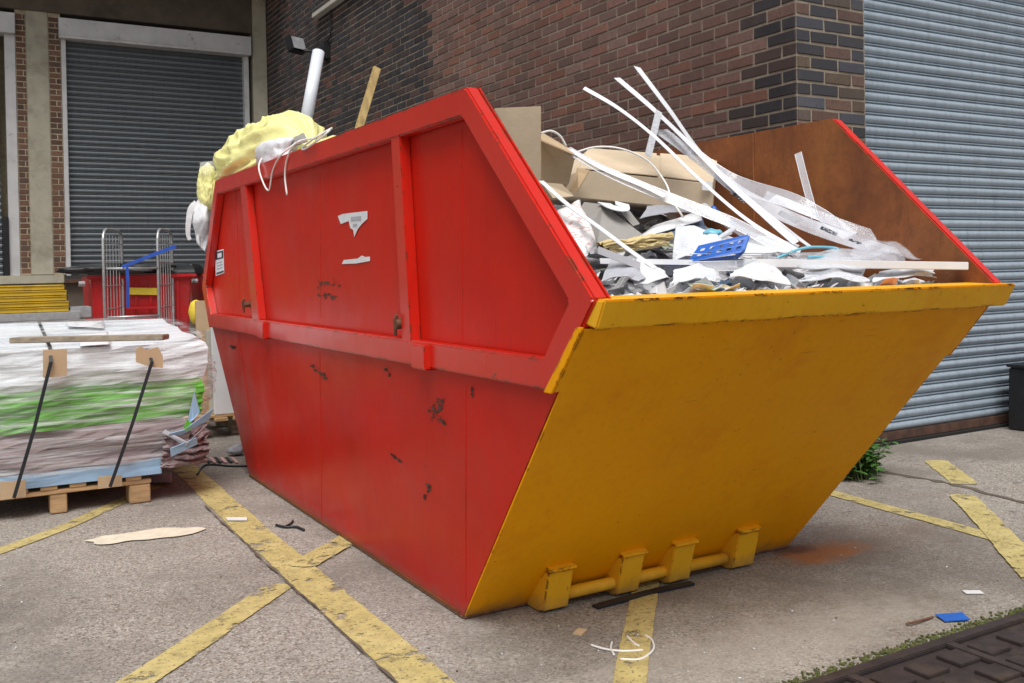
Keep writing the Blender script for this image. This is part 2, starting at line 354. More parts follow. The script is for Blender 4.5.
def smooth_curve(pts, n=8):
    pts = [Vector(p) for p in pts]; out = []
    q = [pts[0]*2-pts[1]]+pts+[pts[-1]*2-pts[-2]]
    for i in range(1, len(q)-2):
        for k in range(n):
            t = k/n; a, b, c, d = q[i-1:i+3]
            out.append(.5*((2*b)+(c-a)*t+(2*a-5*b+4*c-d)*t*t+(3*b-a-3*c+d)*t**3))
    out.append(pts[-1]); return out
def tag(o, label=None, cat=None, group=None, kind=None):
    for k_, v in (('label', label), ('category', cat), ('group', group), ('kind', kind)):
        if v: o[k_] = v
    return o
def empty(name, loc, label, cat, group=None, rz=0):
    o = bpy.data.objects.new(name, None); S.collection.objects.link(o); o.location = loc; o.rotation_euler.z = rz
    o.empty_display_size = .1; return tag(o, label, cat, group)
def grid_surf(fn, nu, nv, name, mat, parent=None, smooth=True, th=0):
    m = MB(); m.v = [tuple(fn(i/nu, j/nv)) for j in range(nv+1) for i in range(nu+1)]
    for j in range(nv):
        for i in range(nu):
            a = j*(nu+1)+i; m.f.append([a, a+1, a+nu+2, a+nu+1]); m.mi.append(0)
    o = m.build(name, mat, parent, smooth)
    if th:
        md = o.modifiers.new('thick', 'SOLIDIFY'); md.thickness = th; md.offset = 0
    return o
def blob(name, c, size, mat, seed=0, amp=.18, freq=2.2, sub=4, parent=None, flat=None, rot=None, pinch=0):
    bm = bmesh.new(); bmesh.ops.create_icosphere(bm, subdivisions=sub, radius=1)
    sv = Vector((seed*7.3, seed*3.1, seed*1.7))
    for v in bm.verts:
        p = v.co.copy(); n1 = noise.noise(p*freq*.6+sv); n2 = 1-abs(noise.noise(p*freq*1.3+sv*2))*2; n3 = 1-abs(noise.noise(p*freq*3.2+sv))*2
        v.co *= 1+amp*(n1*1.2+n2*.5+n3*.22)
        if pinch: v.co.x *= 1-pinch*max(0, v.co.z)**2; v.co.y *= 1-pinch*max(0, v.co.z)**2
        q = Vector((v.co.x*size[0], v.co.y*size[1], v.co.z*size[2]))
        if rot: q = rot @ q
        v.co = q+Vector(c)
        if flat is not None and v.co.z < flat: v.co.z = flat+(v.co.z-flat)*.08
    me = bpy.data.meshes.new(name); bm.to_mesh(me); bm.free(); me.materials.append(mat)
    for p in me.polygons: p.use_smooth = True
    o = bpy.data.objects.new(name, me); S.collection.objects.link(o)
    if parent:
        o.parent = parent; off = Vector((0, 0, 0)); q = parent
        while q is not None: off += q.location; q = q.parent
        o.location = -off
    return o

# ------------------------------------------------------------------ ground and markings
m = MB(); nx, ny = 60, 60
def gcoord(i, n, a, b): return a+(b-a)*i/n
m.face([(-400, -400, 0), (400, -400, 0), (400, 400, 0), (-400, 400, 0)])
tag(m.build('ground', M['ground']), kind='structure')

def line(name, pts, wid, z=.004):
    """painted stripe: a dense strip with an attribute running from edge to middle"""
    pts = [Vector((p[0], p[1], 0)) for p in pts]; seg = []
    for a, b in zip(pts, pts[1:]):
        n = max(2, int((b-a).length/.04))
        for i in range(n): seg.append(a.lerp(b, i/n))
    seg.append(pts[-1]); vs = []; at = []; fs = []; K = 6
    L = len(seg)
    for i, p in enumerate(seg):
        d = (seg[min(i+1, L-1)]-seg[max(i-1, 0)]).normalized(); sd = Vector((d.y, -d.x, 0))
        wob = noise.noise(Vector((p.x*2.1, p.y*2.1, 3)))*.009
        for j in range(K+1):
            t = j/K*2-1; e = 1-abs(t); e = min(e, min(i, L-1-i)*.04/(wid*.6)); q = p+sd*(t*wid*.62+wob); vs.append((q.x, q.y, z)); at.append(min(1, e*1.6))
    for i in range(L-1):
        for j in range(K): a = i*(K+1)+j; fs.append((a, a+1, a+K+2, a+K+1))
    me = bpy.data.meshes.new(name); me.from_pydata(vs, [], fs); me.materials.append(M['line'])
    A = me.attributes.new('edge', 'FLOAT', 'POINT')
    for i, v in enumerate(at): A.data[i].value = v
    o = bpy.data.objects.new(name, me); S.collection.objects.link(o); return tag(o, kind='structure')
line('yellow_line', [(1.17, 6.4), (1.165, 5.8), (1.13, 4.2), (1.115, 2.46), (1.10, 1.0), (1.09, -2)], .13)
line('yellow_line', [(-.35, 2.1), (.05, 2.5), (.43, 2.9), (.74, 3.22), (1.03, 3.52)], .10, .005)
line('yellow_line', [(1.14, 3.66), (1.40, 3.90), (2.2, 4.75)], .11, .008)
line('yellow_line', [(1.0, 1.55), (1.59, 2.15), (2.07, 2.70), (2.4, 3.1)], .085)
line('yellow_line', [(-.6, 3.85), (.15, 4.6), (.42, 4.87), (.66, 5.18), (1.0, 5.6)], .075)
line('yellow_line', [(3.74, 3.9), (3.76, 3.41), (3.72, 2.8), (3.67, 2.25), (3.62, 1.5)], .085)
line('yellow_line', [(4.86, 3.60), (4.45, 3.12)], .12)
line('yellow_line', [(4.24, 3.0), (3.98, 2.72), (3.5, 2.22), (3.1, 1.8)], .11, .007)
# joint between slabs at x = 4.36
m = MB(); pts = []
for i in range(60):
    y = 1.0+i*.05; pts.append((4.37+noise.noise(Vector((0, y*1.7, 0)))*.07+.025*noise.noise(Vector((4, y*9, 0))), y, .002))
m.ribbon(pts, [.035+.05*noise.noise(Vector((3, i*.9, 0))) for i in range(60)], (0, 0, 1), .002)
tag(m.build('ground_joint', M['concrete_dark']), kind='structure')
m = MB(); pts = []
for i in range(120):
    y = 4.9-i*.04; pts.append((1.052-.004*(4.9-y)+.014*noise.noise(Vector((1, y*3, 7)))+.006*noise.noise(Vector((1, y*17, 7))), y, .0095))
m.ribbon(pts, [max(.0015, .006+.014*noise.noise(Vector((5, i*.35, 2)))) for i in range(120)], (0, 0, 1), .001)
tag(m.build('ground_joint', M['concrete_dark']), kind='structure')
# cream patch
m = MB(); c = Vector((.72, 4.50, .006)); pp = []
for i in range(48):
    a = 2*math.pi*i/48; d = (Vector((.95, 4.47, 0))-Vector((.47, 4.55, 0))).normalized(); sdv = Vector((-d.y, d.x, 0))
    r1 = .245*(1+.16*noise.noise(Vector((math.cos(a)*2, math.sin(a)*2, 1)))); r2 = .085*(1+.5*noise.noise(Vector((math.cos(a)*2.4, math.sin(a)*2.4, 5))))
    pp.append(c+d*math.cos(a)*r1+sdv*math.sin(a)*r2)
m.face(pp); tag(m.build('cream_patch', M['palepatch']), kind='structure')

# drain cover, lower right: dark grid of raised bars behind a mossy edge
dc = empty('drain_cover', (2.6, 1.4, 0), 'dark wet cast iron drain cover with barred recesses at the near edge', 'drain cover')
m = MB(); m.box((1.2, .55, .002), (4.3, 1.885, .006)); m.build('base_plate', M['iron'], dc)
m = MB()
for yb in (1.86, 1.55, 1.24, .93, .62):
    m.box((1.2, yb-.028, .0055), (4.3, yb+.012, .020))
x = 1.25
while x < 4.3:
    m.box((x, .60, .0052), (x+.035, 1.85, .019)); x += .42
m.build('frame', M['iron'], dc, bevel=.003)
m = MB()
for r_ in range(4):
    y0 = 1.24-.31*(r_-1)+.03
    for c_ in range(22):
        xx = 1.30+c_*.14
        if (xx-1.25) % .42 > .38: continue
        for k_ in range(2): m.box((xx, y0+.02+k_*.12, .0054), (xx+.095, y0+.10+k_*.12, .016))
m.build('tread_pattern', M['iron'], dc, bevel=.002)
m = MB()
for i in range(5000):
    x = rnd.uniform(1.3, 4.2); dens = .5+.5*noise.noise(Vector((x*3, 0, 0)))
    if rnd.random() > dens*1.6-.35: continue
    y = 1.897+rnd.gauss(0, .017); s_ = rnd.uniform(.0015, .0055)
    m.box((x-s_, y-s_*.7, .002), (x+s_, y+s_*.7, .004+s_*.5), mat=Matrix.Translation((x, y, 0)) @ Matrix.Rotation(rnd.random()*3, 4, 'Z') @ Matrix.Translation((-x, -y, 0)))
tag(m.build('moss_strip', M['moss'], bevel=0), 'green moss growing along the edge of the drain cover', 'moss', kind='stuff')

# ------------------------------------------------------------------ brickwork
PAL_RED = [(.190, .096, .076), (.205, .098, .074), (.175, .094, .078), (.215, .094, .064), (.19, .112, .092), (.160, .088, .074), (.185, .098, .080)]
PAL_DARK = [(.020, .020, .026), (.027, .025, .030), (.040, .030, .030), (.017, .017, .022), (.060, .036, .032), (.030, .029, .038)]
PAL_BLUE = [(.062, .070, .090), (.040, .044, .056), (.095, .072, .058), (.050, .056, .074), (.115, .082, .055), (.034, .036, .044), (.12, .07, .055)]
PAL_ORANGE = [(.24, .085, .045)]
PAL_BROWN = [(.17, .085, .055), (.20, .10, .065), (.14, .07, .05), (.11, .065, .05)]
def bricks(name, org, du, nrm, ulen, z0, z1, pick, parent, mortar='mortar', stretcher=.225, header=None, phase=0, holes=()):
    """real bricks 215 x 65 standing 3-4 mm proud of the mortar; du = run direction, nrm = outward"""
    org = Vector(org); du = Vector(du); nrm = Vector(nrm); V = []; F = []; C = []
    rows = int((z1-z0)/.075)
    for r_ in range(rows):
        z = z0+r_*.075; off = (r_+phase) % 2 * .1125; u = -off; ci = 0
        while u < ulen-.01:
            a = max(u, 0)+.0065; b = min(u+stretcher, ulen)-.0065; u0 = u; u += stretcher; ci += 1
            if b-a < .02: continue
            c = pick((a+b)/2, z, r_, b-a)
            if c is None: continue
            pr = .006+rnd.uniform(-.0025, .0025); k = len(V); j = lambda: rnd.uniform(-.0022, .0022)
            cor = [(a+j(), z+.007+j()), (b+j(), z+.007+j()), (b+j(), z+.068+j()), (a+j(), z+.068+j())]
            cm = ((a+b)/2, z+.0375)
            for (uu, zz) in cor: V.append(tuple(org+du*uu+Vector((0, 0, zz))))
            for (uu, zz) in cor:
                uu += .003 if uu < cm[0] else -.003; zz += .003 if zz < cm[1] else -.003
                V.append(tuple(org+du*uu+nrm*pr+Vector((0, 0, zz))))
            for f in ((4, 5, 6, 7), (0, 1, 5, 4), (1, 2, 6, 5), (2, 3, 7, 6), (3, 0, 4, 7)):
                F.append([k+i for i in f]); C.append(c)
    me = bpy.data.meshes.new(name); me.from_pydata(V, [], F); me.materials.append(M['brick'])
    A = me.attributes.new('tone', 'FLOAT_COLOR', 'CORNER'); i = 0
    for p, c in zip(me.polygons, C):
        for li in p.loop_indices: A.data[li].color = (*c, 1)
    bm = bmesh.new(); bm.from_mesh(me); bmesh.ops.recalc_face_normals(bm, faces=bm.faces[:]); bm.to_mesh(me); bm.free()
    o = bpy.data.objects.new(name, me); S.collection.objects.link(o); o.parent = parent; o.location = -parent.location
    return o
def jit(c, a=.25):
    k_ = 1+rnd.uniform(-a, a); return tuple(x*k_ for x in c)

WX, WY, BY = 4.15, 3.93, 14.39     # long wall plane, its near corner, the back wall
bb = empty('brick_building', (WX, WY, 0), 'dark red brick building with blue brick corner and a ribbed metal shutter', 'building')
m = MB(); m.box((WX, WY+.0, 0), (WX+.5625, BY+1, 6.2)); m.build('wall', M['mortar'], bb)
def pick_long(u, z, r_, ln):        # u measured from the near corner away along +y
    y = WY+u
    if u < .125+.1125*(r_ % 2)*1.0 : return jit(rnd.choice(PAL_DARK if rnd.random() < .75 else PAL_RED))
    if z < 2.10 and u < .55 and rnd.random() < .9: return jit(rnd.choice(PAL_DARK))
    if u < .30+.225*((r_//2) % 2)*.6 and (r_ % 2) == 0: return jit(rnd.choice(PAL_DARK))
    edge = 4.66+.16*noise.noise(Vector((0, z*.9, 2)))+(.11 if r_ % 2 else 0)
    if u > edge:
        if rnd.random() < .05+(.3 if noise.noise(Vector((u*.7, z*.9, 7))) > .28 else 0): return jit((.11, .045, .036))
        return jit(rnd.choice(PAL_DARK), .35)
    if rnd.random() < .025: return jit((.23, .10, .07), .2)
    k_ = .88+.22*noise.noise(Vector((u*.8, z*.8, 0)))
    return tuple(x*k_ for x in jit(rnd.choice(PAL_RED)))
bricks('brickwork', (WX, WY-.004, 0), (0, 1, 0), (-1, 0, 0), BY-WY, .0, 6.15, pick_long, bb)
def pick_pier(u, z, r_, ln):
    if rnd.random() < .12: return jit((.12, .066, .05))
    if z < 2.0 and rnd.random() < .15 and u < .3: return jit(PAL_ORANGE[0])
    return jit(rnd.choice(PAL_BLUE))
bricks('pier_brickwork', (WX-.004, WY, 0), (1, 0, 0), (0, -1, 0), .5625, .0, 6.15, pick_pier, bb, phase=1)
# lintel wall above the shutter and flank beyond it
m = MB(); m.box((WX+.5625, WY+.02, 4.3), (WX+6.5, WY+.5, 6.2)); m.box((WX+5.6, WY+.02, 0), (WX+6.5, WY+.5, 4.298)); m.build('upper_wall', M['mortar'], bb)
# shutter: curved slats of 75 mm
def shutter_mesh(x0, x1, y, z0, z1, mat, parent, pitch=.0715, name='roller_shutter', amp=.017):
    m = MB(); n = int((z1-z0)/pitch); prof = []
    for i in range(n):
        zb = z0+i*pitch; jy = rnd.uniform(-.0015, .0015)
        for t in (0, .04, .11, .20, .31, .42, .53, .62, .69):
            prof.append((y+jy-amp*math.sin(math.pi*min(1, t/.70))**.75, zb+t*pitch))
        for t, e in ((.715, .006), (.75, .006), (.775, -.004), (.82, -.009), (.88, -.009), (.925, -.002), (.935, .010), (.985, .010)): prof.append((y+jy+e, zb+t*pitch))
    k = 0
    for xx in (x0, x1):
        for (yy, zz) in prof: m.v.append((xx, yy, zz))
    N = len(prof)
    for i in range(N-1): m.f.append([i, i+1, N+i+1, N+i]); m.mi.append(0)
    m.v += [(x0, y+.03, z0), (x1, y+.03, z0), (x1, y+.03, z1), (x0, y+.03, z1)]; b = 2*N
    m.f.append([b, b+1, b+2, b+3]); m.mi.append(0)
    o = m.build(name, mat, parent, smooth=True)
    for e in o.data.polygons: pass
    o.data.set_sharp_from_angle(angle=R(38)) if hasattr(o.data, 'set_sharp_from_angle') else None
    return o
SHY = 4.10
rs = shutter_mesh(WX+.55, WX+5.6, SHY, .078, 4.3, M['shutter_blue'], bb)
m = MB(); m.box((WX+.5675, SHY-.022, .02), (WX+5.6, SHY+.02, .076)); m.build('bottom_rail', M['rustbrown'], bb, bevel=.003)
m = MB(); m.box((WX+.5625, SHY-.05, 0), (WX+5.6, SHY+.06, .018)); m.build('sill', M['dark'], bb)
# ledge on the long wall with its end by the floodlight
m = MB(); m.box((WX-.10, 8.2, 4.39), (WX-.0065, 12.0, 4.45)); tag(m.build('ledge', M['concrete_light'], bb, bevel=.006))

# ------------------------------------------------------------------ loading bay at the back
lb = empty('loading_bay', (1.0, BY, 0), 'concrete and brick loading bay with two grey roller shutters behind the yard', 'building')
DZ = 1.06
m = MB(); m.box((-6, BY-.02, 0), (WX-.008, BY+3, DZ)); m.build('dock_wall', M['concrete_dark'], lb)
m = MB(); m.box((-6, BY-.10, DZ+.002), (1.305, BY+.3, DZ+.115)); m.build('dock_kerb', M['concrete'], lb, bevel=.008)
m = MB(); m.box((1.307, BY-.12, DZ+.002), (WX-.01, BY+.3, DZ+.06)); m.build('dock_edge', M['rustbrown'], lb, bevel=.004)
m = MB(); m.box((-6, BY+.35, 1.17), (WX-.012, BY+.8, 5.9)); m.build('back_wall', M['mortar_pale'], lb)
m = MB(); m.box((.917, BY-.012, DZ+.12), (1.183, BY+.34, 5.2)); m.build('concrete_pillar', M['concrete'], lb, bevel=.006)
m = MB(); m.box((3.93, BY-.03, DZ+.07), (WX-.012, BY+.34, 5.2)); m.build('corner_pillar', M['concrete'], lb, bevel=.006)
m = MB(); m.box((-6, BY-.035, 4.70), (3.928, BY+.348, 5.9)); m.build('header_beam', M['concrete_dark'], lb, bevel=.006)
m = MB(); m.box((3.70, BY-.9, 5.21), (WX-.012, BY-.04, 5.5)); m.build('soffit_slab', M['concrete_light'], lb)
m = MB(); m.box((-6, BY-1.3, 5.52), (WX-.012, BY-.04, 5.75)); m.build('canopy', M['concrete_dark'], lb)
def pick_brown(u, z, r_, ln): return jit(rnd.choice(PAL_BROWN), .25)
for bx0, bx1, ph in ((.79, .915, 0), (1.185, 1.335, 1)):
    m = MB(); m.box((bx0, BY, DZ+.118), (bx1, BY+.34, 4.70)); m.build('brick_pier', M['mortar_pale'], lb)
    bricks('pier_bricks', (bx0, BY, 0), (1, 0, 0), (0, -1, 0), bx1-bx0, 1.2, 4.66, pick_brown, lb, phase=ph, stretcher=.20)
sh2 = shutter_mesh(1.40, 3.80, BY+.10, 1.17, 4.36, M['shutter_grey'], lb, pitch=.075, amp=.013)
m = MB(); m.box((1.340, BY-.01, 1.16), (1.398, BY+.14, 4.36)); m.build('shutter_guide', M['door_frame'], lb, bevel=.004); m = MB(); m.box((3.80, BY-.01, 1.16), (3.87, BY+.14, 4.36)); m.build('shutter_guide', M['door_frame'], lb, bevel=.004)
m = MB(); m.box((1.31, BY-.10, 4.363), (3.89, BY+.2, 4.63)); m.box((1.31, BY-.108, 4.40), (3.89, BY-.102, 4.43)); m.build('shutter_box', M['door_frame'], lb, bevel=.006)
shutter_mesh(-2.2, .58, BY+.10, 1.17, 4.36, M['shutter_grey'], lb, pitch=.0915)
m = MB(); m.box((.66, BY-.01, 1.16), (.785, BY+.14, 4.36)); m.build('shutter_guide', M['door_frame'], lb, bevel=.004)
m = MB(); m.box((.585, BY-.05, 1.16), (.655, BY+.1, 1.95)); m.build('rubber_bumper', M['black'], lb, bevel=.004)
m = MB(); m.box((-2.3, BY-.10, 4.363), (.785, BY+.2, 4.63)); m.build('shutter_box', M['door_frame'], lb, bevel=.006)

# floodlight on the long wall
fl = empty('floodlight', (WX-.1, 12.3, 4.1), 'black floodlight bracketed on the dark brick wall above the yellow bag', 'floodlight')
c = P(297, 44, 12.5); c.x = 3.83; c = PX(296, 45, 3.84)
ori = Matrix.Translation(c) @ Matrix.Rotation(R(25), 4, 'Z') @ Matrix.Rotation(R(-18), 4, 'X')
m = MB(); m.box((-.12, -.05, -.10), (.12, .06, .10), mat=ori); m.build('lamp_body', M['black'], fl, bevel=.012)
m = MB(); m.box((-.10, -.056, -.08), (.10, -.051, .08), mat=ori); m.build('lamp_glass', M['glass_lamp'], fl)
m = MB(); m.tube([c+Vector((.08, 0, -.06)), (WX-.12, c.y-.25, c.z-.12), (WX-.008, c.y-.3, c.z-.10)], .02, 8); m.box((WX-.09, c.y-.42, c.z-.22), (WX-.008, c.y-.24, c.z-.02)); m.build('bracket', M['black'], fl)
m = MB(); m.tube(smooth_curve([(WX-.04, c.y-.36, c.z-.03), (WX-.03, c.y-.50, c.z+.06), (WX-.03, c.y-.52, 4.38)], 6), .010, 6); m.build('lamp_cable', M['black'], fl)

# ------------------------------------------------------------------ the skip
X0, X1 = 1.352, 2.979; PL = X0+.065; PR = X1-.065
Yb0, Yb1 = 2.846, 5.48; ZR = 1.07; ZT = 1.70; ZM0, ZM1 = .825, .915
def yf(z): return Yb0-.845*z      # front slope
def yr(z): return Yb1+.70*z      # rear slope
skip = empty('skip', ((X0+X1)/2, 4.1, 0), 'large red and yellow steel skip heaped with rubbish', 'skip')
HEX = [(yf(0), 0), (yf(ZR), ZR), (2.60, ZT), (5.82, ZT), (yr(ZR), ZR), (yr(0), 0)]
def inset_poly(poly, d):
    n = len(poly); out = []
    cx = sum(p[0] for p in poly)/n; cz = sum(p[1] for p in poly)/n
    for i in range(n):
        a = Vector(poly[i-1]); b = Vector(poly[i]); c = Vector(poly[(i+1) % n])
        def nrm(p, q):
            e = (q-p).normalized(); nn = Vector((-e.y, e.x))
            return nn if nn.dot(Vector((cx, cz))-p) > 0 else -nn
        n1, n2 = nrm(a, b), nrm(b, c); h = (n1+n2).normalized(); out.append(tuple(b+h*d/max(.2, h.dot(n1))))
    return out
UPX, LOX, BOX_ = .045, .022, .078      # inset of the upper plate, of the lower plate at the ridge, of the lower plate at the ground
def plate_x(z): return X0+(UPX if z > ZM0 else BOX_+(LOX-BOX_)*z/ZM0)
def PS(px, py, proud=.0015):
    x = X0+.05
    for _ in range(5):
        q = PX(px, py, x); x = plate_x(q.z)-proud
    return PX(px, py, x)
def side(s):
    """s=+1 left, -1 right: upper plate upright, lower plate leaning in towards the ground"""
    xb = X0 if s > 0 else X1; m = MB()
    up = [(yf(ZM0+.002), ZM0+.002), (yf(ZR), ZR), (2.60, ZT), (5.82, ZT), (yr(ZR), ZR), (yr(ZM0+.002), ZM0+.002)]
    m.prism([(xb+s*UPX, y, z) for y, z in up], (s*.006, 0, 0), 0, 1, 0)
    lo = [(xb+s*BOX_, yf(0), 0), (xb+s*LOX, yf(ZM0), ZM0), (xb+s*LOX, yr(ZM0), ZM0), (xb+s*BOX_, yr(0), 0)]
    m.prism(lo, (s*.006, 0, 0), 0, 1, 0)
    return m.build('side_panel', [M['red'], M['rust']], skip)
sl_ = side(1); sr_ = side(-1)
def framebars(xs, xo, mat, parent):
    """box frame round the upper part, between plate xs and outer face xo"""
    top = [(ZM0, yf(ZM0)), (ZR, yf(ZR)), (ZT, 2.60), (ZT, 5.82), (ZR, yr(ZR)), (ZM0, yr(ZM0))]
    up_ = [(yf(ZM0), ZM0), (yf(ZR), ZR), (2.60, ZT), (5.82, ZT), (yr(ZR), ZR), (yr(ZM0), ZM0)]
    ins = inset_poly(up_, .085); m = MB(); n = len(up_)
    for X_ in (xs, xo):
        for ring in (up_, ins): m.v += [(X_, y, z) for y, z in ring]
    for i in range(n):
        j = (i+1) % n
        for f in ((i, j, n+j, n+i), (2*n+i, 2*n+j, 3*n+j, 3*n+i), (i, j, 2*n+j, 2*n+i), (n+i, n+j, 3*n+j, 3*n+i)): m.f.append(list(f)); m.mi.append(0)
    d = (xo-xs)
    o = m.build('frame', mat, parent, bevel=.006)
    for q in (((390, 128), (399, 128), (411.5, 352), (402.5, 352)), ((239.5, 181), (245, 181), (259, 320), (252, 320))):
        c = [PX(a, b, X0+.004) for a, b in q]
        m = MB(); m.prism([(xo-(.004 if d > 0 else -.004), v.y, v.z) for v in c], (-(d+(.004 if d > 0 else -.004)*-1), 0, 0)); m.build('rib', mat, parent, bevel=.004)
        y_ = c[2].y-.10; e = -.02 if d < 0 else .02
        m = MB(); m.box((min(xs, xo+e), y_-.055, ZM0-.006), (max(xs, xo+e), y_+.055, ZM1-.012)); m.build('block', mat, parent, bevel=.005)
    return o
framebars(X0+UPX-.001, X0, M['redbar'], sl_); framebars(X1-UPX+.001, X1, M['redbar'], sr_)
# front and back sloping plates
def slope(yfun, zt_, mat, nm, s):
    z_ = ZM0-.002; a = [(X0+BOX_+.002, yfun(0), .004), (X1-BOX_-.002, yfun(0), .004), (X1-LOX-.002, yfun(z_), z_), (X1-.004, yfun(z_), z_), (X1-.004, yfun(zt_), zt_),
         (X0+.004, yfun(zt_), zt_), (X0+.004, yfun(z_), z_), (X0+LOX+.002, yfun(z_), z_)]
    m = MB()
    m.prism(a, (0, s*.008, 0), 0, 1, 0); return m.build(nm, [mat, M['rust']], skip)
fp = slope(lambda z: yf(z)-.012, ZR-.075, M['yellow'], 'front_panel', 1)
bp = slope(lambda z: yr(z)+.012, ZR-.01, M['red'], 'back_panel', -1)
# yellow side returns at the front edge, from the ridge up to the lip
for xa, sgn in ((X0-.003, 1), (X1+.003, -1)):
    m = MB(); z0_, z1_ = ZM0-.006, ZR-.07
    m.prism([(xa, yf(z0_)-.012, z0_), (xa, yf(z1_)-.012, z1_), (xa, yf(z1_)+.020, z1_), (xa, yf(z0_)+.030, z0_)], (sgn*.0064, 0, 0)); m.build('edge_strip', M['yellow'], fp, bevel=.002)
# lip: box section along the front top
m = MB(); m.prism([(X0+.010, 1.912, ZR-.001), (X0+.010, 2.045, ZR+.004), (X0+.010, 2.045, ZR-.055), (X0+.010, 1.952, ZR-.075)], (X1-X0+.017, 0, 0))
m.build('front_lip', M['yellowlip'], skip, bevel=.005)
m = MB(); m.prism([(X0+.07, yr(ZR)-.04, ZR+.002), (X0+.07, yr(ZR)+.06, ZR+.002), (X0+.07, yr(ZR)+.04, ZR-.08), (X0+.07, yr(ZR)-.04, ZR-.08)], (X1-X0-.14, 0, 0)); m.build('rear_lip', M['redbar'], skip, bevel=.005)
# floor with a rusty edge bead
m = MB(); m.box((PL+.008, Yb0+.01, .012), (PR-.008, Yb1-.01, .02)); m.build('floor', M['rust'], skip)
m = MB(); m.tube([(X0+BOX_, Yb0-.014, .007), (X1-BOX_, Yb0-.014, .007)], .007, 6); m.tube([(X0+BOX_, Yb0-.01, .006), (X0+BOX_, Yb1, .006)], .006, 6); m.build('bottom_bead', M['rustpin'], skip)
# lugs and the bar
for pa, pb in ((543, 568), (617, 639), (669, 690), (733, 754)):
    yb_, zb_, zt_ = 2.725, .012, .150; yt = yf(zt_)-.012
    xa, xb = P(pa, 600, yb_).x, P(pb, 600, yb_).x
    m = MB(); m.prism([(xa, yb_, zb_), (xa, yt-.022, zt_), (xa, yt-.001, zt_), (xa, Yb0-.012+.06, .003), (xa, yb_+.03, .003)], (xb-xa, 0, 0))
    lg = m.build('lug', M['yellowlip'], skip, bevel=.003)
    m = MB(); m.prism([(xa-.004, yt-.034, zt_+.002), (xa-.004, yt+.004, zt_+.014), (xa-.004, yt+.004, zt_+.022), (xa-.004, yt-.034, zt_+.010)], (xb-xa+.010, 0, 0)); m.build('lug_cap', M['yellowlip'], lg, bevel=.002)
m = MB(); m.tube([(1.75, 2.752, .046), (2.49, 2.752, .046)], .021, 14); m.build('lifting_bar', M['yellowlip'], skip, smooth=True)
m = MB(); m.tube([(X1-UPX-.008, 3.02, .95), (X1-UPX-.008, 3.02, ZT-.002)], .004, 6); m.build('weld_seam', M['rust'], sr_)
# pins
for (y, z, k_) in ((3.15, .965, 1), (5.20, .985, .8)):
    m = MB(); m.tube([(X0+UPX, y, z), (X0-.010, y, z-.004)], .019*k_, 12); m.tube([(X0+UPX-.001, y, z), (X0+UPX-.010, y, z)], .036, 14)
    m.tube([(X0-.004, y+.012, z-.045), (X0-.012, y, z+.012), (X0-.006, y-.01, z+.03)], .006, 6); m.build('lifting_pin', M['rustpin'], skip)
# stickers on the left panel (flat, slightly proud)
XS = X0+UPX-.0025
def sticker(pxs, name, mat, par, xs=XS, th=.0012):
    m = MB(); m.prism([PX(a, b, xs) for a, b in pxs], (-th, 0, 0)); return m.build(name, mat, par)
st = sticker([(338, 216), (343, 214), (350, 213), (367.5, 211), (367.5, 219), (362, 224), (358, 229), (354.5, 237), (353.5, 230), (350.5, 228), (349, 221), (341, 224)], 'torn_sticker', M['vinyl'], skip)
sticker([(351, 217), (361, 216), (361, 220), (351, 221)], 'smudged_print', M['paper_grey'], st, XS-.002, .0008)
sticker([(353, 224), (357, 223.5), (357, 226), (353, 226.5)], 'smudged_print', M['paper_grey'], st, XS-.002, .0008)
sticker([(342, 264), (344, 260), (358, 258.5), (362, 255.5), (365, 257), (370, 256.5), (370, 261), (356, 263.5)], 'sticker_scrap', M['vinyl'], skip)
s2 = sticker([(214.8, 251.5), (223.5, 249), (224.3, 273), (216, 276)], 'warning_sticker', M['vinyl'], skip)
sticker([(215.5, 252.5), (223, 250.5), (223.3, 258), (215.8, 260)], 'sticker_panel', M['ink'], s2, XS-.002, .0008)
sticker([(217.5, 253.6), (221.5, 252.6), (221.7, 257), (217.7, 258)], 'sticker_symbol', M['vinyl'], s2, XS-.003, .0008)
for k_ in range(3): sticker([(217, 262.5+k_*3), (222.5, 261+k_*3), (222.5, 262+k_*3), (217, 263.6+k_*3)], 'sticker_text', M['paper_grey'], s2, XS-.002, .0008)
sticker([(216.5, 272.8), (223.6, 270.4), (223.8, 272), (216.7, 274.6)], 'sticker_text', M['ink'], s2, XS-.002, .0008)
# rubbed marks and scuffs on the plates: bare patches where paint is gone
def scuff(px, py, ln, wd, ang, seed):
    rr = random.Random(seed); m = MB()
    for i in range(int(6+ln*1.1)):
        t = rr.uniform(-.5, .5)*ln; a = px+math.cos(ang)*t+rr.gauss(0, wd*.4); b = py+math.sin(ang)*t+rr.gauss(0, wd*.4); s_ = rr.uniform(.4, 1.7)
        m.prism([PS(a+s_*math.cos(q)*rr.uniform(.4, 1.3), b+s_*math.sin(q)*rr.uniform(.4, 1.1)) for q in [k_*1.05 for k_ in range(6)]], (-.0006, 0, 0))
    m.build('scuff_marks', M['rustbrown'], sl_)
for pa, pb in (((320, 352), (322, 520)), ((238, 332), (262, 486)), ((320, 172), (321, 318)), ((462, 130), (463, 340)), ((236, 190), (240, 300)), ((466, 385), (466, 600))):
    m = MB(); m.tube([PS(*pa, -.0005), PS(*pb, -.0005)], .0022, 6); m.build('weld_seam', M['red'], sl_)
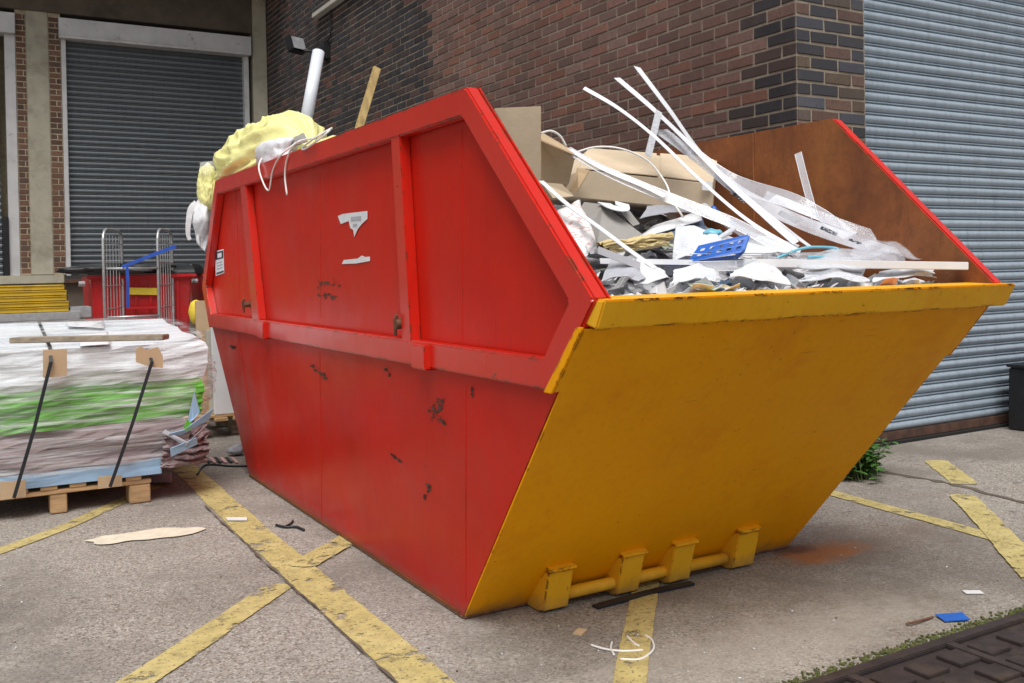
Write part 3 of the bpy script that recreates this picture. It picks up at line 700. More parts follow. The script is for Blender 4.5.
scuff(318, 371, 20, 3, .7, 1); scuff(437, 411, 26, 3, -1.0, 2); scuff(428, 487, 10, 3, 1.4, 3); scuff(327, 283, 16, 5, .05, 4); scuff(327, 296, 16, 3, .1, 5); scuff(388, 373, 8, 1.5, 1.0, 6); scuff(425, 498, 5, 1.5, 1.4, 8); scuff(436, 405, 18, 5, -.9, 21); scuff(441, 421, 9, 3, .6, 22); scuff(472, 392, 12, 1, 1.5, 23); scuff(233, 347, 7, 1.5, .3, 24); scuff(300, 338, 10, 1, .15, 25); scuff(396, 458, 14, 1, .7, 9)

# ------------------------------------------------------------------ rubbish inside the skip
# underlying heap of paper scraps
def heap_z(x, y):
    t = min(1, max(0, (y-2.1)/2.2)); base = 1.03+.50*t*t*(3-2*t)
    base += .05*noise.noise(Vector((x*3, y*3, 0)))
    return base-.10*abs((x-2.2)/.75)**3*0
def hs_(u, v):
    x = 1.43+u*1.47; y = 2.06+v*3.9; z = heap_z(x, y)
    if y > 5.2: z -= (y-5.2)*.4
    return Vector((x, y, min(z, 1.6)))
heap = grid_surf(hs_, 50, 90, 'rubbish_heap', M['heapmat']); tag(heap, 'dark packed rubbish filling the skip under the loose scraps', 'rubbish', kind='stuff')
m = MB(); mats = ['paper', 'paper_print', 'paper_red', 'paper_grey', 'paper_green', 'paper_pink', 'white', 'bluepaper', 'greyboard', 'navy', 'card', 'manila']
wts = [44, 18, 4, 2.5, 3, 2, 20, 2, .6, .5, .6, 1.5]
def scrap(m, c, sx, sy, rot, mi, bend=.3, fold=True):
    """a curled sheet, 3x2 quads with a little thickness"""
    k = len(m.v); nu, nv = 4, 3; th = .0015; W_ = nu+1
    for lay in (0, 1):
        for j in range(nv+1):
            for i in range(nu+1):
                u = i/nu-.5; v = j/nv-.5; z = bend*sx*(u*u*2)+.02*noise.noise(Vector((c.x*20+u*2, c.y*20+v*2, 0)))
                m.v.append(tuple(c+rot @ Vector((u*sx, v*sy, z-lay*th))))
    n = W_*(nv+1)
    for j in range(nv):
        for i in range(nu):
            a = j*W_+i; m.f.append([a+k, a+1+k, a+W_+1+k, a+W_+k]); m.mi.append(mi)
            m.f.append([a+n+W_+k, a+n+W_+1+k, a+n+1+k, a+n+k]); m.mi.append(mi)
    for i in range(nu):
        m.f.append([k+i+1, k+i, k+n+i, k+n+i+1]); m.mi.append(mi); b = nv*W_+i; m.f.append([k+b, k+b+1, k+n+b+1, k+n+b]); m.mi.append(mi)
    for j in range(nv):
        a = j*W_; m.f.append([k+a, k+a+W_, k+n+a+W_, k+n+a]); m.mi.append(mi); a += nu; m.f.append([k+a+W_, k+a, k+n+a, k+n+a+W_]); m.mi.append(mi)
rs_ = random.Random(11)
from mathutils import Euler
for i in range(800):
    if i < 450: x = rs_.uniform(1.48, 2.87); y = 2.07+abs(rs_.gauss(0, .22)); big = rs_.uniform(.04, .13)
    else: x = rs_.uniform(1.58, 2.78); y = rs_.uniform(2.25, 5.6); big = rs_.uniform(.06, .22)
    y = min(y, 5.7); z = heap_z(x, y)+(rs_.uniform(-.01, .035) if i >= 450 else rs_.uniform(-.005, .02))
    if y > 5.2: z -= (y-5.2)*.4
    rot = Euler((rs_.gauss(0, .35), rs_.gauss(0, .35), rs_.uniform(0, 6.3))).to_matrix()
    mi = rs_.choices(range(12), wts)[0]
    if i < 450:
        rot = Euler((rs_.gauss(.12, .2), rs_.gauss(0, .2), rs_.uniform(0, 6.3))).to_matrix()
        if mi in (8, 9, 10, 3): mi = 0
    scrap(m, Vector((x, y, z)), big, big*rs_.uniform(.25, .9), rot, mi, rs_.uniform(-.5, .6))
tag(m.build('paper_scraps', [M[q] for q in mats], smooth=False), 'loose torn white paper and plastic scraps filling the top of the skip', 'paper scraps', kind='stuff')

def sheet(name, corners, mat, label, cat, group=None, sag=.02, th=.003, n=8, seed=1):
    a, b, c, d = [Vector(q) for q in corners]; nn = (b-a).cross(d-a).normalized()
    def f(u, v):
        p = a.lerp(b, u).lerp(d.lerp(c, u), v)
        return p+nn*(sag*math.sin(math.pi*u)*math.sin(math.pi*v)+sag*.6*noise.noise(Vector((u*3, v*3, seed))))
    o = grid_surf(f, n, n, name, mat, None, True, th); return tag(o, label, cat, group)
def carton(name, a, b, c, h, mat, label, open_=False):
    """box from a front bottom edge a-b, depth vector c, height vector h; thin flaps on top"""
    a, b, c, h = Vector(a), Vector(b), Vector(c), Vector(h); e = empty(name, (a+b)/2, label, 'cardboard box')
    m = MB(); m.prism([a, b, b+c, a+c], h); m.build('box_body', mat, e, bevel=.003)
    u = (b-a).normalized(); dd = c.normalized(); k = MB()
    o_ = a+h+h.normalized()*.002
    for s0, s1 in ((0, .493), (.507, 1)):
        q = [o_+c*s0, o_+(b-a)+c*s0, o_+(b-a)+c*s1, o_+c*s1]; k.prism(q, h.normalized()*.004)
    k.build('top_flap', mat, e)
    return e
# large long carton across the skip
A = P(578, 192, 3.12); B = P(713, 207, 2.98); H_ = P(588, 151, 3.38)
cb = empty('cardboard_carton', (A+B)/2, 'long flattened brown cardboard carton lying across the middle of the skip', 'cardboard box')
a0, b0 = P(573, 197, 3.15), P(713, 211, 2.98); a1, b1 = P(580, 170, 3.13), P(713, 184, 2.97)
a2, b2 = P(588, 150, 3.48), P(718, 160, 3.30)
m = MB(); m.v = [tuple(v) for v in (a0, b0, b0+Vector((.03, .34, .02)), a0+Vector((-.06, .34, 0)), a1, b1, b2, a2)]
for f in ((0, 1, 5, 4), (1, 2, 6, 5), (2, 3, 7, 6), (3, 0, 4, 7), (0, 3, 2, 1), (4, 5, 6, 7)): m.f.append(list(f)); m.mi.append(0)
m.build('box_body', M['card_pale'], cb, bevel=.0015)
m = MB(); q0, q1 = a1+Vector((0, 0, .005)), a2+Vector((0, 0, .005)); q2 = b2.lerp(a2, .48)+Vector((0, 0, .005)); q3 = b1.lerp(a1, .42)+Vector((0, 0, .008))
m.prism([q0, q3, q2, q1], (0, 0, .004)); q4 = b1+Vector((0, 0, .004)); q5 = b2+Vector((0, 0, .008)); m.prism([q3+Vector((.015, 0, -.001)), q4, q5, q2+Vector((.02, 0, .001))], (0, 0, .004)); m.build('top_flap', M['card_pale'], cb)
m = MB(); e0 = P(571, 193, 3.12); m.prism([P(569, 192, 3.10), P(577, 168, 3.10), P(589, 171, 3.05), P(577, 192, 3.04)], (.006, .003, .002)); m.build('end_flap', M['card'], cb)
m = MB(); m.prism([P(702, 181, 2.965), P(712, 182, 2.965), P(712, 191, 2.962), P(702, 190, 2.962)], (0, -.002, 0)); m.build('white_label', M['vinyl'], cb)
# upright board and the open box behind it
m = MB(); m.prism([P(494, 108, 2.98), P(541, 106, 2.72), P(541, 190, 2.72), P(510, 200, 2.98)], (.008, .012, 0)); ob = m.build('cardboard_sheet', M['card_pale'], bevel=.002)
tag(ob, 'stiff upright beige cardboard panel leaning inside the left wall of the skip', 'cardboard panel')
bx = empty('open_box', P(560, 190, 3.1), 'open brown cardboard box with a raised flap between the upright panel and long carton', 'cardboard box')
m = MB(); m.prism([P(541, 139, 2.95), P(576, 153, 2.98), P(569, 183, 3.05), P(541, 188, 3.0)], (.02, .10, -.05)); m.build('box_wall', M['card'], bx)
m = MB(); m.prism([P(541, 141, 2.90), P(574, 155, 2.90), P(570, 150, 3.15), P(541, 133, 3.15)], (0, 0, .005)); m.build('box_flap', M['card'], bx)
m = MB(); m.prism([P(541, 182, 2.86), P(562, 184, 2.86), P(574, 196, 2.86), P(553, 198, 2.82)], (0, .02, .0)); m.build('lower_flap', M['card_pale'], bx)
# grey box with flap
gb = empty('grey_box', P(615, 230, 2.7), 'grey card box with a curled lid flap under the long carton', 'box')
m = MB(); q = [P(591, 224, 2.62), P(603, 204, 2.74), P(645, 236, 2.62), P(625, 250, 2.55), P(597, 243, 2.58)]
m.prism(q, (.03, .16, .02)); m.build('box_body', M['greyboard'], gb, bevel=.002)
m = MB(); m.ribbon(smooth_curve([P(604, 203, 2.74), P(612, 207, 2.68), P(622, 208, 2.66), P(622, 203, 2.7)], 4), .05, (0, -.6, 1), .003); m.build('lid_flap', M['vinyl'], gb)
m = MB(); m.prism([P(617, 208, 2.70), P(626, 206, 2.72), P(640, 224, 2.68), P(633, 226, 2.66)], (0, .02, .01)); m.build('side_flap', M['greyboard'], gb)
sheet('navy_folder', [P(645, 243, 2.52), P(707, 234, 2.48), P(703, 219, 2.75), P(655, 229, 2.80)], M['navy'], 'dark blue-grey folder lying open in front of the long carton', 'folder', sag=.012)
sheet('white_folder_page', [P(634, 240, 2.56), P(702, 220, 2.60), P(700, 211, 2.80), P(656, 225, 2.80)], M['paper'], 'plain white sheet lying on the dark blue-grey folder', 'paper sheet', sag=.008)
sheet('printed_page', [P(672, 262, 2.34), P(727, 243, 2.30), P(712, 230, 2.42), P(676, 224, 2.48)], M['paper_print'], 'big white printed sheet standing beside the blue tray', 'paper sheet', sag=-.035, seed=4)
sheet('white_flyer', [P(576, 262, 2.36), P(597, 246, 2.46), P(580, 200, 2.72), P(556, 212, 2.62)], M['paper_red'], 'white sheet with red print hanging inside the left wall of the skip', 'paper sheet', sag=.03, seed=6)
GL = 'loose white sheets among the rubbish'
for q_, mt_, lb_ in (
    ([P(600, 276, 2.16), P(640, 282, 2.12), P(650, 262, 2.25), P(612, 258, 2.28)], 'paper_grey', 'lilac grey folded sheet in the left corner behind the yellow lip'),
    ([P(632, 280, 2.14), P(672, 281, 2.12), P(660, 262, 2.24), P(636, 262, 2.26)], 'paper', 'white sheet propped up next to the lilac grey sheet behind the lip'),
    ([P(668, 283, 2.12), P(722, 281, 2.10), P(716, 268, 2.2), P(676, 266, 2.22)], 'white', 'crumpled white sheet behind the lip below the blue tray'),
    ([P(728, 280, 2.11), P(792, 280, 2.10), P(770, 262, 2.22), P(738, 266, 2.2)], 'paper', 'white sheet with a peaked fold behind the middle of the lip'),
    ([P(800, 281, 2.09), P(868, 279, 2.08), P(860, 270, 2.15), P(806, 270, 2.16)], 'paper_print', 'flat printed sheet under the white trunking'),
    ([P(872, 279, 2.08), P(938, 278, 2.08), P(930, 270, 2.14), P(880, 269, 2.15)], 'white', 'white plastic scrap at the right end under the white trunking'),
    ([P(640, 218, 2.9), P(700, 212, 2.9), P(690, 200, 3.1), P(648, 205, 3.1)], 'paper_grey', 'grey sheet in the shade right under the long carton'),
    ([P(556, 250, 2.4), P(584, 252, 2.36), P(592, 240, 2.5), P(570, 226, 2.55)], 'paper', 'plain white sheet under the red printed sheet on the left'),
    ([P(735, 252, 2.32), P(790, 256, 2.3), P(800, 240, 2.5), P(760, 236, 2.5)], 'paper', 'white sheet showing through the clear strips right of the blue tray')):
    a_, b_, c_, d_ = q_; sd_ = len(lb_)*1.37; fl = rs_.uniform(.3, .7); fs = rs_.uniform(-.9, .9)
    def cf(u, v):
        uu = u+.04*noise.noise(Vector((v*3, sd_, 0))); vv = v+.05*noise.noise(Vector((u*3, sd_, 4))); p = a_.lerp(b_, uu).lerp(d_.lerp(c_, uu), vv)
        p.z += .030*(.5-abs(u-fl-fs*(v-.5)))+.008*(1-2*abs(noise.noise(Vector((u*1.8, v*1.8, sd_)))))-.010
        p.y += .02*noise.noise(Vector((u*3, v*3, sd_+3))); return p
    tag(grid_surf(cf, 12, 10, 'loose_sheet', M[mt_], None, False, .002), lb_, 'paper sheet', GL)
# manila bundle
me_ = empty('manila_bundle', P(635, 240, 2.5), 'crumpled cream bundle of folded envelopes below the dark blue-grey folder', 'envelopes')
for (pa, pb, r_, sd_) in (((600, 246), (672, 236), .026, 1.0), ((606, 250), (668, 243), .024, 2.6)):
    a_ = P(*pa, 2.45); b_ = P(*pb, 2.43)
    def ev(u, v):
        an = v*2*math.pi; wd_ = r_*(.75+.35*math.sin(math.pi*min(1, u*1.1)))*(1-.5*max(0, u-.85)/.15); cr = abs(noise.noise(Vector((u*5, math.cos(an)*1.6+sd_, math.sin(an)*1.6))))
        p = a_.lerp(b_, u); p.z += math.sin(an)*.013*(1.15-1.5*cr)+.006*noise.noise(Vector((u*4, sd_, 0))); p.y += math.cos(an)*wd_*(1.1-.8*cr); return p
    grid_surf(ev, 40, 26, 'folded_envelope', M['manila'], me_, False)
# blue perforated tray
tr = empty('blue_tray', P(725, 250, 2.35), 'bright blue perforated plastic tray tipped among the paper', 'plastic tray')
t0, t1, t2, t3 = P(690, 262, 2.26), P(744, 252, 2.20), P(749, 236, 2.22), P(700, 247, 2.30)
m = MB(); u = (t1-t0); v = (t3-t0)
def tp(a, b): return t0.lerp(t1, a).lerp(t3.lerp(t2, a), b)
for i in range(6): m.prism([tp(i/5*.94, 0), tp(i/5*.94+.06, 0), tp(i/5*.94+.06, 1), tp(i/5*.94, 1)], (.0, .006, .004))
for j, (b0_, b1_) in enumerate(((0, .18), (.46, .54), (.82, 1))): m.prism([tp(0, b0_), tp(1, b0_), tp(1, b1_), tp(0, b1_)], (.001, .0075, .005))
m.build('grid_wall', M['blue'], tr)
m = MB(); m.prism([t1, t2, t2+Vector((.05, .10, -.02)), t1+Vector((.05, .10, -.03))], (.004, 0, 0)); m.prism([t0+Vector((0, .01, -.01)), t1+Vector((0, .01, -.01)), t1+Vector((.05, .10, -.03)), t0+Vector((0, .12, -.01))], (0, 0, .004)); m.build('tray_base', M['blue'], tr)
m = MB(); m.tube(smooth_curve([P(712, 207, 2.60), P(722, 218, 2.56), P(733, 226, 2.52)], 6), [.008, .012]*6+[.014], 8); tag(m.build('blue_tube', M['blue'], smooth=True), 'short bent bright blue plastic tube beneath the white strips', 'plastic tube')
blobm = blob('cyan_wrapper', P(712, 233, 2.42), (.03, .03, .012), M['cyan'], 3, .3, 3, 3); tag(blobm, 'small crumpled cyan wrapper behind the blue tray', 'wrapper')
m = MB(); m.bar(P(716, 240, 2.38), P(735, 228, 2.36), .025, .012); tag(m.build('white_bracket', M['white'], bevel=.003), 'short chunky white plastic piece pointing up behind the blue tray', 'plastic offcut')

# strips: (points px,py,Y), width, material, name, label
def strip(name, pts, wid, mat, label, nrm=(0, -1, .25), th=.002, curl=0, group=None, cat='plastic strip', n=8):
    m = MB(); c = smooth_curve([P(*q) for q in pts], n); m.ribbon(c, wid, nrm, th, 0, curl); mats_ = [mat]
    if 'clear_plastic_strip' in mat.name:     # caught light on the folded edges, painted as paler, denser tubes
        mats_.append(M['clearglint'])
        for sg in (-1, 1):
            e_ = []; L_ = len(c)
            for i, p in enumerate(c):
                d = (c[min(i+1, L_-1)]-c[max(i-1, 0)]).normalized(); sd = d.cross(Vector(nrm)).normalized(); u = sd.cross(d); q_ = curl*i/L_ if curl else 0
                e_.append(p+(sd*math.cos(q_)+u*math.sin(q_))*wid/2*sg)
            m.tube(e_, .0016, 5, 1)
    o = m.build(name, mats_, None, False); return tag(o, label, cat, group)
GS = 'long plastic strips sticking out of the skip'
strip('plastic_strip', [(637, 67, 3.30), (668, 108, 3.05), (700, 152, 2.80), (738, 190, 2.62), (785, 228, 2.48), (812, 248, 2.40)], .034, M['white'], 'bright white plastic strip rising highest out of the skip', group=GS, curl=.5)
strip('plastic_strip', [(617, 78, 3.25), (652, 108, 3.05), (690, 144, 2.80), (726, 180, 2.62), (764, 215, 2.46), (796, 243, 2.36)], .032, M['white'], 'white plastic strip second highest, crossing the small printed tag', group=GS)
strip('plastic_strip', [(584, 88, 3.10), (618, 108, 3.0), (655, 137, 2.84), (700, 180, 2.65), (750, 222, 2.45), (800, 252, 2.33)], .018, M['white'], 'thin pale plastic strip, leftmost of those rising against the brick wall', group=GS)
strip('label_strip', [(659, 111, 2.98), (654, 132, 2.96), (648, 156, 2.94)], .030, M['paper_print'], 'short upright printed tag strip crossing behind the white strips', cat='printed tag')
strip('plastic_strip', [(566, 149, 3.0), (600, 168, 2.85), (640, 186, 2.72), (690, 206, 2.58), (740, 226, 2.45), (790, 254, 2.32)], .045, M['clear'], 'wide clear plastic strip lying diagonally over the long carton', group=GS)
strip('plastic_strip', [(570, 150, 2.98), (600, 167, 2.84), (640, 184, 2.71), (665, 196, 2.63)], .022, M['white'], 'white plastic strip on top of the wide clear one over the carton', group=GS)
strip('plastic_strip', [(541, 181, 2.62), (567, 204, 2.52), (600, 228, 2.40), (632, 252, 2.28), (655, 268, 2.20)], .022, M['white'], 'straight white strip sloping from the upright cardboard panel down to the yellow lip', nrm=(0, -.5, 1), group=GS)
big_ = strip('plastic_strip', [(660, 130, 3.0), (700, 160, 2.80), (745, 195, 2.62), (800, 222, 2.48), (860, 243, 2.36), (905, 258, 2.28)], .075, M['clear2'], 'broad crinkled clear plastic sheet strip running right beneath the white strips', group=GS, curl=.4)
strip('plastic_strip', [(690, 150, 2.86), (735, 182, 2.72), (790, 200, 2.66), (820, 214, 2.56), (850, 236, 2.42)], .06, M['clear'], 'clear curled plastic strip bulging in front of the rusty right wall', group=GS, curl=-.5)
strip('plastic_strip', [(765, 195, 2.70), (820, 216, 2.55), (870, 234, 2.42), (925, 250, 2.30)], .045, M['clear2'], 'clear plastic strip fading down towards the right end of the yellow lip', group=GS)
strip('plastic_strip', [(700, 205, 2.62), (750, 236, 2.44), (790, 252, 2.34)], .05, M['clear2'], 'bluish clear strip passing behind the blue tray', group=GS)
strip('plastic_strip', [(798, 153, 2.72), (806, 185, 2.66), (815, 218, 2.60)], .026, M['clear'], 'short clear strip standing upright against the rusty right wall', nrm=(-1, -.5, 0), group=GS)
for i, (x0_, y0_, x1_, y1_, Y_, w_, mt) in enumerate(((600, 261, 735, 263, 2.26, .016, 'white'), (690, 267, 860, 262, 2.22, .03, 'clear'), (598, 250, 640, 266, 2.20, .022, 'paper_grey'))):
    strip('plastic_offcut', [(x0_, y0_, Y_), ((x0_+x1_)/2, (y0_+y1_)/2, Y_), (x1_, y1_, Y_)], w_, M[mt], ('narrow white offcut lying level in front of the blue tray', 'clear level offcut lying just behind the middle of the yellow lip', 'grey offcut at the left end of the yellow lip')[i], cat='plastic offcut', group='flat offcuts near the lip')
for q_ in (((733, 190), (747, 200), (744, 203), (730, 193)), ((781, 210), (799, 220), (796, 224), (778, 214)), ((822, 226), (838, 233), (836, 236), (820, 229)), ((850, 238), (862, 243), (860, 245), (848, 240))):
    m = MB(); m.prism([P(a, b, 2.62-.0028*(a-745)-.05) for a, b in q_], (0, .001, 0)); m.build('printed_label', M['smudge'], big_)
m = MB(); a, b = P(740, 263, 2.24), P(964, 266, 2.035)
m.bar(a, b, .045, .026)
o = m.build('white_trunking', M['white'], bevel=.002); tag(o, 'long square white plastic trunking lying level along the yellow lip', 'plastic trunking')
sheet('clear_sheet', [P(800, 268, 2.12), P(903, 268, 2.10), P(890, 250, 2.30), P(790, 252, 2.34)], M['clear2'], 'crumpled clear plastic sheet at the right behind the yellow lip', 'plastic sheet', sag=.03, seed=8, n=14)
sheet('clear_sheet', [P(850, 255, 2.30), P(930, 258, 2.2), P(936, 248, 2.4), P(860, 236, 2.5)], M['clear2'], 'clear plastic sheet tucked behind the end of the white trunking', 'plastic sheet', sag=.03, seed=9, n=14)
def cable(name, pts, r_, mat, label, cat='cable', group=None):
    m = MB(); m.tube(smooth_curve(pts, 8), r_, 6); return tag(m.build(name, mat, None, True), label, cat, group)
cable('white_cable', [P(541, 133, 2.8), P(551, 131, 2.8), P(560, 136, 2.8), P(566, 146, 2.8)], .004, M['cable'], 'small white cable loop peeping over the open cardboard box', group='cables among the rubbish')
cable('white_cable', [P(574, 153, 3.0), P(596, 147, 3.0), P(622, 149, 2.95), P(648, 161, 2.9), P(665, 182, 2.8), P(672, 200, 2.72), P(683, 217, 2.62)], .004, M['cable'], 'long white cable arching over the long carton', group='cables among the rubbish')
cable('thin_rope', [P(777, 258, 2.26), P(800, 249, 2.28), P(818, 247, 2.27), P(838, 249, 2.24), P(826, 256, 2.2), P(808, 257, 2.2)], .005, M['cyan'], 'blue cord lying across the clear plastic near the yellow lip', 'cord', group=None)
cable('steel_wire', [P(690, 254, 2.26), P(790, 253, 2.22), P(840, 252, 2.2)], .0018, M['galv'], 'thin straight grey wire crossing behind the white trunking', 'wire')

# yellow bags at the far end
b1_ = empty('yellow_bag', (1.55, 5.4, 1.7), 'big pale yellow plastic bag bulging over the far left edge of the skip', 'plastic bag')
def bagshape(u, v):
    """pillow of thin film: u along the rim, v round it; creases run lengthwise and gather at the ends"""
    t = u*2-1; a = v*2*math.pi; en = max(.0, 1-abs(t)**3.2)**.5
    yy = 5.56-.62*t; hgt = (.165+.085*t)*(1 if t > -.6 else .95)
    cz = 1.775+.02*t; r1 = .20*en; r2 = (.19+.02*t)*en
    cr = .032*(1-abs(noise.noise(Vector((t*.8, math.cos(a)*2.3, math.sin(a)*2.3))))*3.4)+.016*(1-abs(noise.noise(Vector((t*3.2+9, math.cos(a)*2.6, math.sin(a)*2.6))))*3)+.004*noise.noise(Vector((t*7, math.cos(a)*3, math.sin(a)*3)))
    x = 1.60+.05*t+(r1+cr*en)*math.cos(a); z = cz+(r2+cr*en)*math.sin(a)*(1.12 if math.sin(a) > 0 else .55)
    return Vector((x, yy+.04*noise.noise(Vector((math.cos(a), math.sin(a), t*2))), z))
grid_surf(bagshape, 130, 120, 'bag_body', M['bagyellow'], b1_)
b2_ = empty('yellow_bag', (1.6, 4.4, 1.7), 'small pale yellow bag knotted beside the base of the leaning timber', 'plastic bag')
blob('bag_body', (1.60, 4.50, 1.71), (.09, .24, .080), M['bagyellow'], 9, .22, 1.4, 4, b2_)
blw = blob('white_bag', (1.44, 4.86, 1.74), (.06, .24, .085), M['bagwhite'], 12, .3, 2.2, 4); tag(blw, 'small crumpled white bag on the red rim below the yellow bag', 'plastic bag')
# hanging bags over the rear edge
hb = empty('hanging_bag', (1.4, 6.25, 1.5), 'white plastic bag with torn handles hanging over the rear edge of the skip', 'plastic bag')
def hangf(u, v):
    L = [(200, 196), (194, 208), (192, 222), (195, 232), (197, 243)]; Rr = [(212, 198), (212, 212), (211, 225), (209, 238), (205, 252)]
    k_ = v*4; i_ = min(3, int(k_)); f_ = k_-i_
    l_ = Vector(L[i_]).lerp(Vector(L[i_+1]), f_); r_ = Vector(Rr[i_]).lerp(Vector(Rr[i_+1]), f_); q = l_.lerp(r_, u)
    p = P(q.x, q.y, 6.28); p.y -= .10*math.sin(u*math.pi)*math.sin(math.pi*min(1, v*1.3))+.025*noise.noise(Vector((u*5, v*5, 2))); return p
grid_surf(hangf, 18, 24, 'bag_sheet', M['bagwhite'], hb, True, .004)
m = MB(); c_ = smooth_curve([P(197, 203, 6.27), P(191, 209, 6.27), P(188.5, 222, 6.27), P(188, 234, 6.27), P(190, 240, 6.27)], 5); m.ribbon(c_, [.045-.0012*q for q in range(len(c_))], (0, -1, .2), .003); m.build('bag_handle', M['bagwhite'], hb)
yb_ = blob('yellow_bag', P(208, 188, 6.25), (.055, .09, .12), M['bagyellow'], 15, .30, 1.3, 5); tag(yb_, 'crumpled yellow bag end above the hanging white bag at the rear', 'plastic bag')
m = MB(); m.tube([P(207, 162, 6.2), P(209, 175, 6.2)], [.045, .05], 12); tag(m.build('clear_cup', M['clear'], smooth=True), 'clear plastic cup on the rear corner of the skip', 'plastic cup')
# tube and timber
m = MB(); m.tube([P(304, 132, 6.0), P(318.5, 52, 6.15)], .040, 16); o = m.build('white_pipe', M['pipe'], smooth=True); tag(o, 'white plastic pipe sticking up behind the big yellow bag', 'pipe')
m = MB(); a, b = P(357, 135, 4.3), P(377, 68, 4.4); m.bar(a, b, .036, .020, (0, -1, 0)); tag(m.build('timber_batten', M['timber'], bevel=.002), 'thin yellowish timber batten leaning up out of the skip', 'timber')
# cables hanging over the red side
def sidecable(pts, label):
    cable('hanging_cable', [PX(a, b, x) for a, b, x in pts], .0045, M['cable'], label, group='white cables hanging over the red side')
sidecable([(285, 146, 1.50), (268, 152, 1.42), (259, 165, X0-.01), (263, 182, X0-.008), (269, 190, X0-.006), (273, 170, X0-.006), (281, 155, X0-.008), (296, 143, 1.40)], 'leftmost white cable hanging in a V down the red side')
sidecable([(316, 138, 1.45), (298, 142, X0-.01), (288, 156, X0-.008), (285, 175, X0-.006), (287, 195, X0-.006)], 'middle white cable hanging straight down the red side')
sidecable([(332, 128, 1.45), (318, 136, X0-.01), (303, 147, X0-.006), (305, 149, X0-.006), (318, 140, X0-.008), (330, 130, 1.42)], 'short white cable loop over the red rim nearest the timber')
gcard = sheet('grey_card', [PX(290, 148, 1.42), PX(308, 141, 1.42), PX(304, 133, 1.50), PX(292, 138, 1.52)], M['greyboard'], 'small grey card scrap on the red rim by the hanging cables', 'card scrap', sag=.01)

# ------------------------------------------------------------------ wrapped stack on the pallet
SX0, SX1, SY0, SY1 = -.14, 1.02, 5.12, 6.32
pal = empty('wooden_pallet', (.35, 5.75, 0), 'small wooden pallet under the film wrapped stack of coloured paper', 'pallet')
for yy in (5.165, 5.75, 6.22):
    for xx in (-.02, .385, .745):
        wdt = .075 if xx < .5 else .1
        m = MB(); m.box((xx, yy, .003), (xx+wdt, yy+.12, .098)); m.build('block', M['wood'], pal, bevel=.004)
    m = MB(); m.box((-.05, yy-.004, .0985), (.85, yy+.124, .120)); m.build('stringer', M['wood'], pal, bevel=.003)
for i in range(8):
    xx = -.04+i*.128; m = MB()
    if xx+.07 < .87: m.box((xx, 5.158, .1205), (xx+.075, 6.345, .142)); m.build('deck_board', M['wood'], pal, bevel=.003)

def slab(name, x0, x1, y0, y1, za, zb, mat, parent, rough=.02, seed=0, n=44, lay=4, tilt=0):
    """stack of sheets: closed block whose sides wander"""
    m = MB(); per = []
    for i in range(n):
        t = i/n*4; s_ = t % 1
        if t < 1: p = (x0+(x1-x0)*s_, y0)
        elif t < 2: p = (x1, y0+(y1-y0)*s_)
        elif t < 3: p = (x1-(x1-x0)*s_, y1)
        else: p = (x0, y1-(y1-y0)*s_)
        per.append(p)
    cx, cy = (x0+x1)/2, (y0+y1)/2
    for L_ in range(lay+1):
        z_ = za(0) if callable(za) else za; 
        for i, (x, y) in enumerate(per):
            zl = (za(x) if callable(za) else za); zh = (zb(x) if callable(zb) else zb); z = zl+(zh-zl)*L_/lay+tilt*(y-y0)*L_/lay
            d = rough*noise.noise(Vector((x*4, y*4+seed, z*14)))+.4*rough*noise.noise(Vector((x*19, y*19+seed, z*50)))
            dx, dy = x-cx, y-cy; l_ = math.hypot(dx, dy); m.v.append((x+dx/l_*d, y+dy/l_*d, z))
    for L_ in range(lay):
        for i in range(n): j = (i+1) % n; m.f.append([L_*n+i, L_*n+j, (L_+1)*n+j, (L_+1)*n+i]); m.mi.append(0)
    m.f.append(list(range(n-1, -1, -1))); m.mi.append(0); m.f.append([lay*n+i for i in range(n)]); m.mi.append(0)
    return m.build(name, mat, parent)
stk = empty('paper_stack', (.42, 5.7, .145), 'shrink wrapped stack of blue, mauve, green and white paper sheets on the pallet', 'paper stack')
z1 = lambda x: .205+.02*x; z2 = lambda x: .40-.02*x+.04*max(0, x); z3 = lambda x: .60+.01*x; z4 = lambda x: .805-.01*x
slab('blue_layer', -.12, .90, 5.145, 6.30, .143, lambda x: z1(x)-.002, M['bluepaper'], stk, .012, 1)
slab('mauve_layer', -.14, 1.02, 5.16, 6.30, z1, lambda x: z2(x)-.002, M['mauve'], stk, .05, 2, n=80, lay=14)
slab('green_layer', -.14, 1.11, 5.17, 6.30, z2, lambda x: z3(x)-.002, M['greensheet'], stk, .04, 3, n=80, lay=14)
slab('white_layer', -.14, 1.13, 5.18, 6.30, z3, z4, M['whitesheet'], stk, .03, 4, n=80, lay=12, tilt=.075)
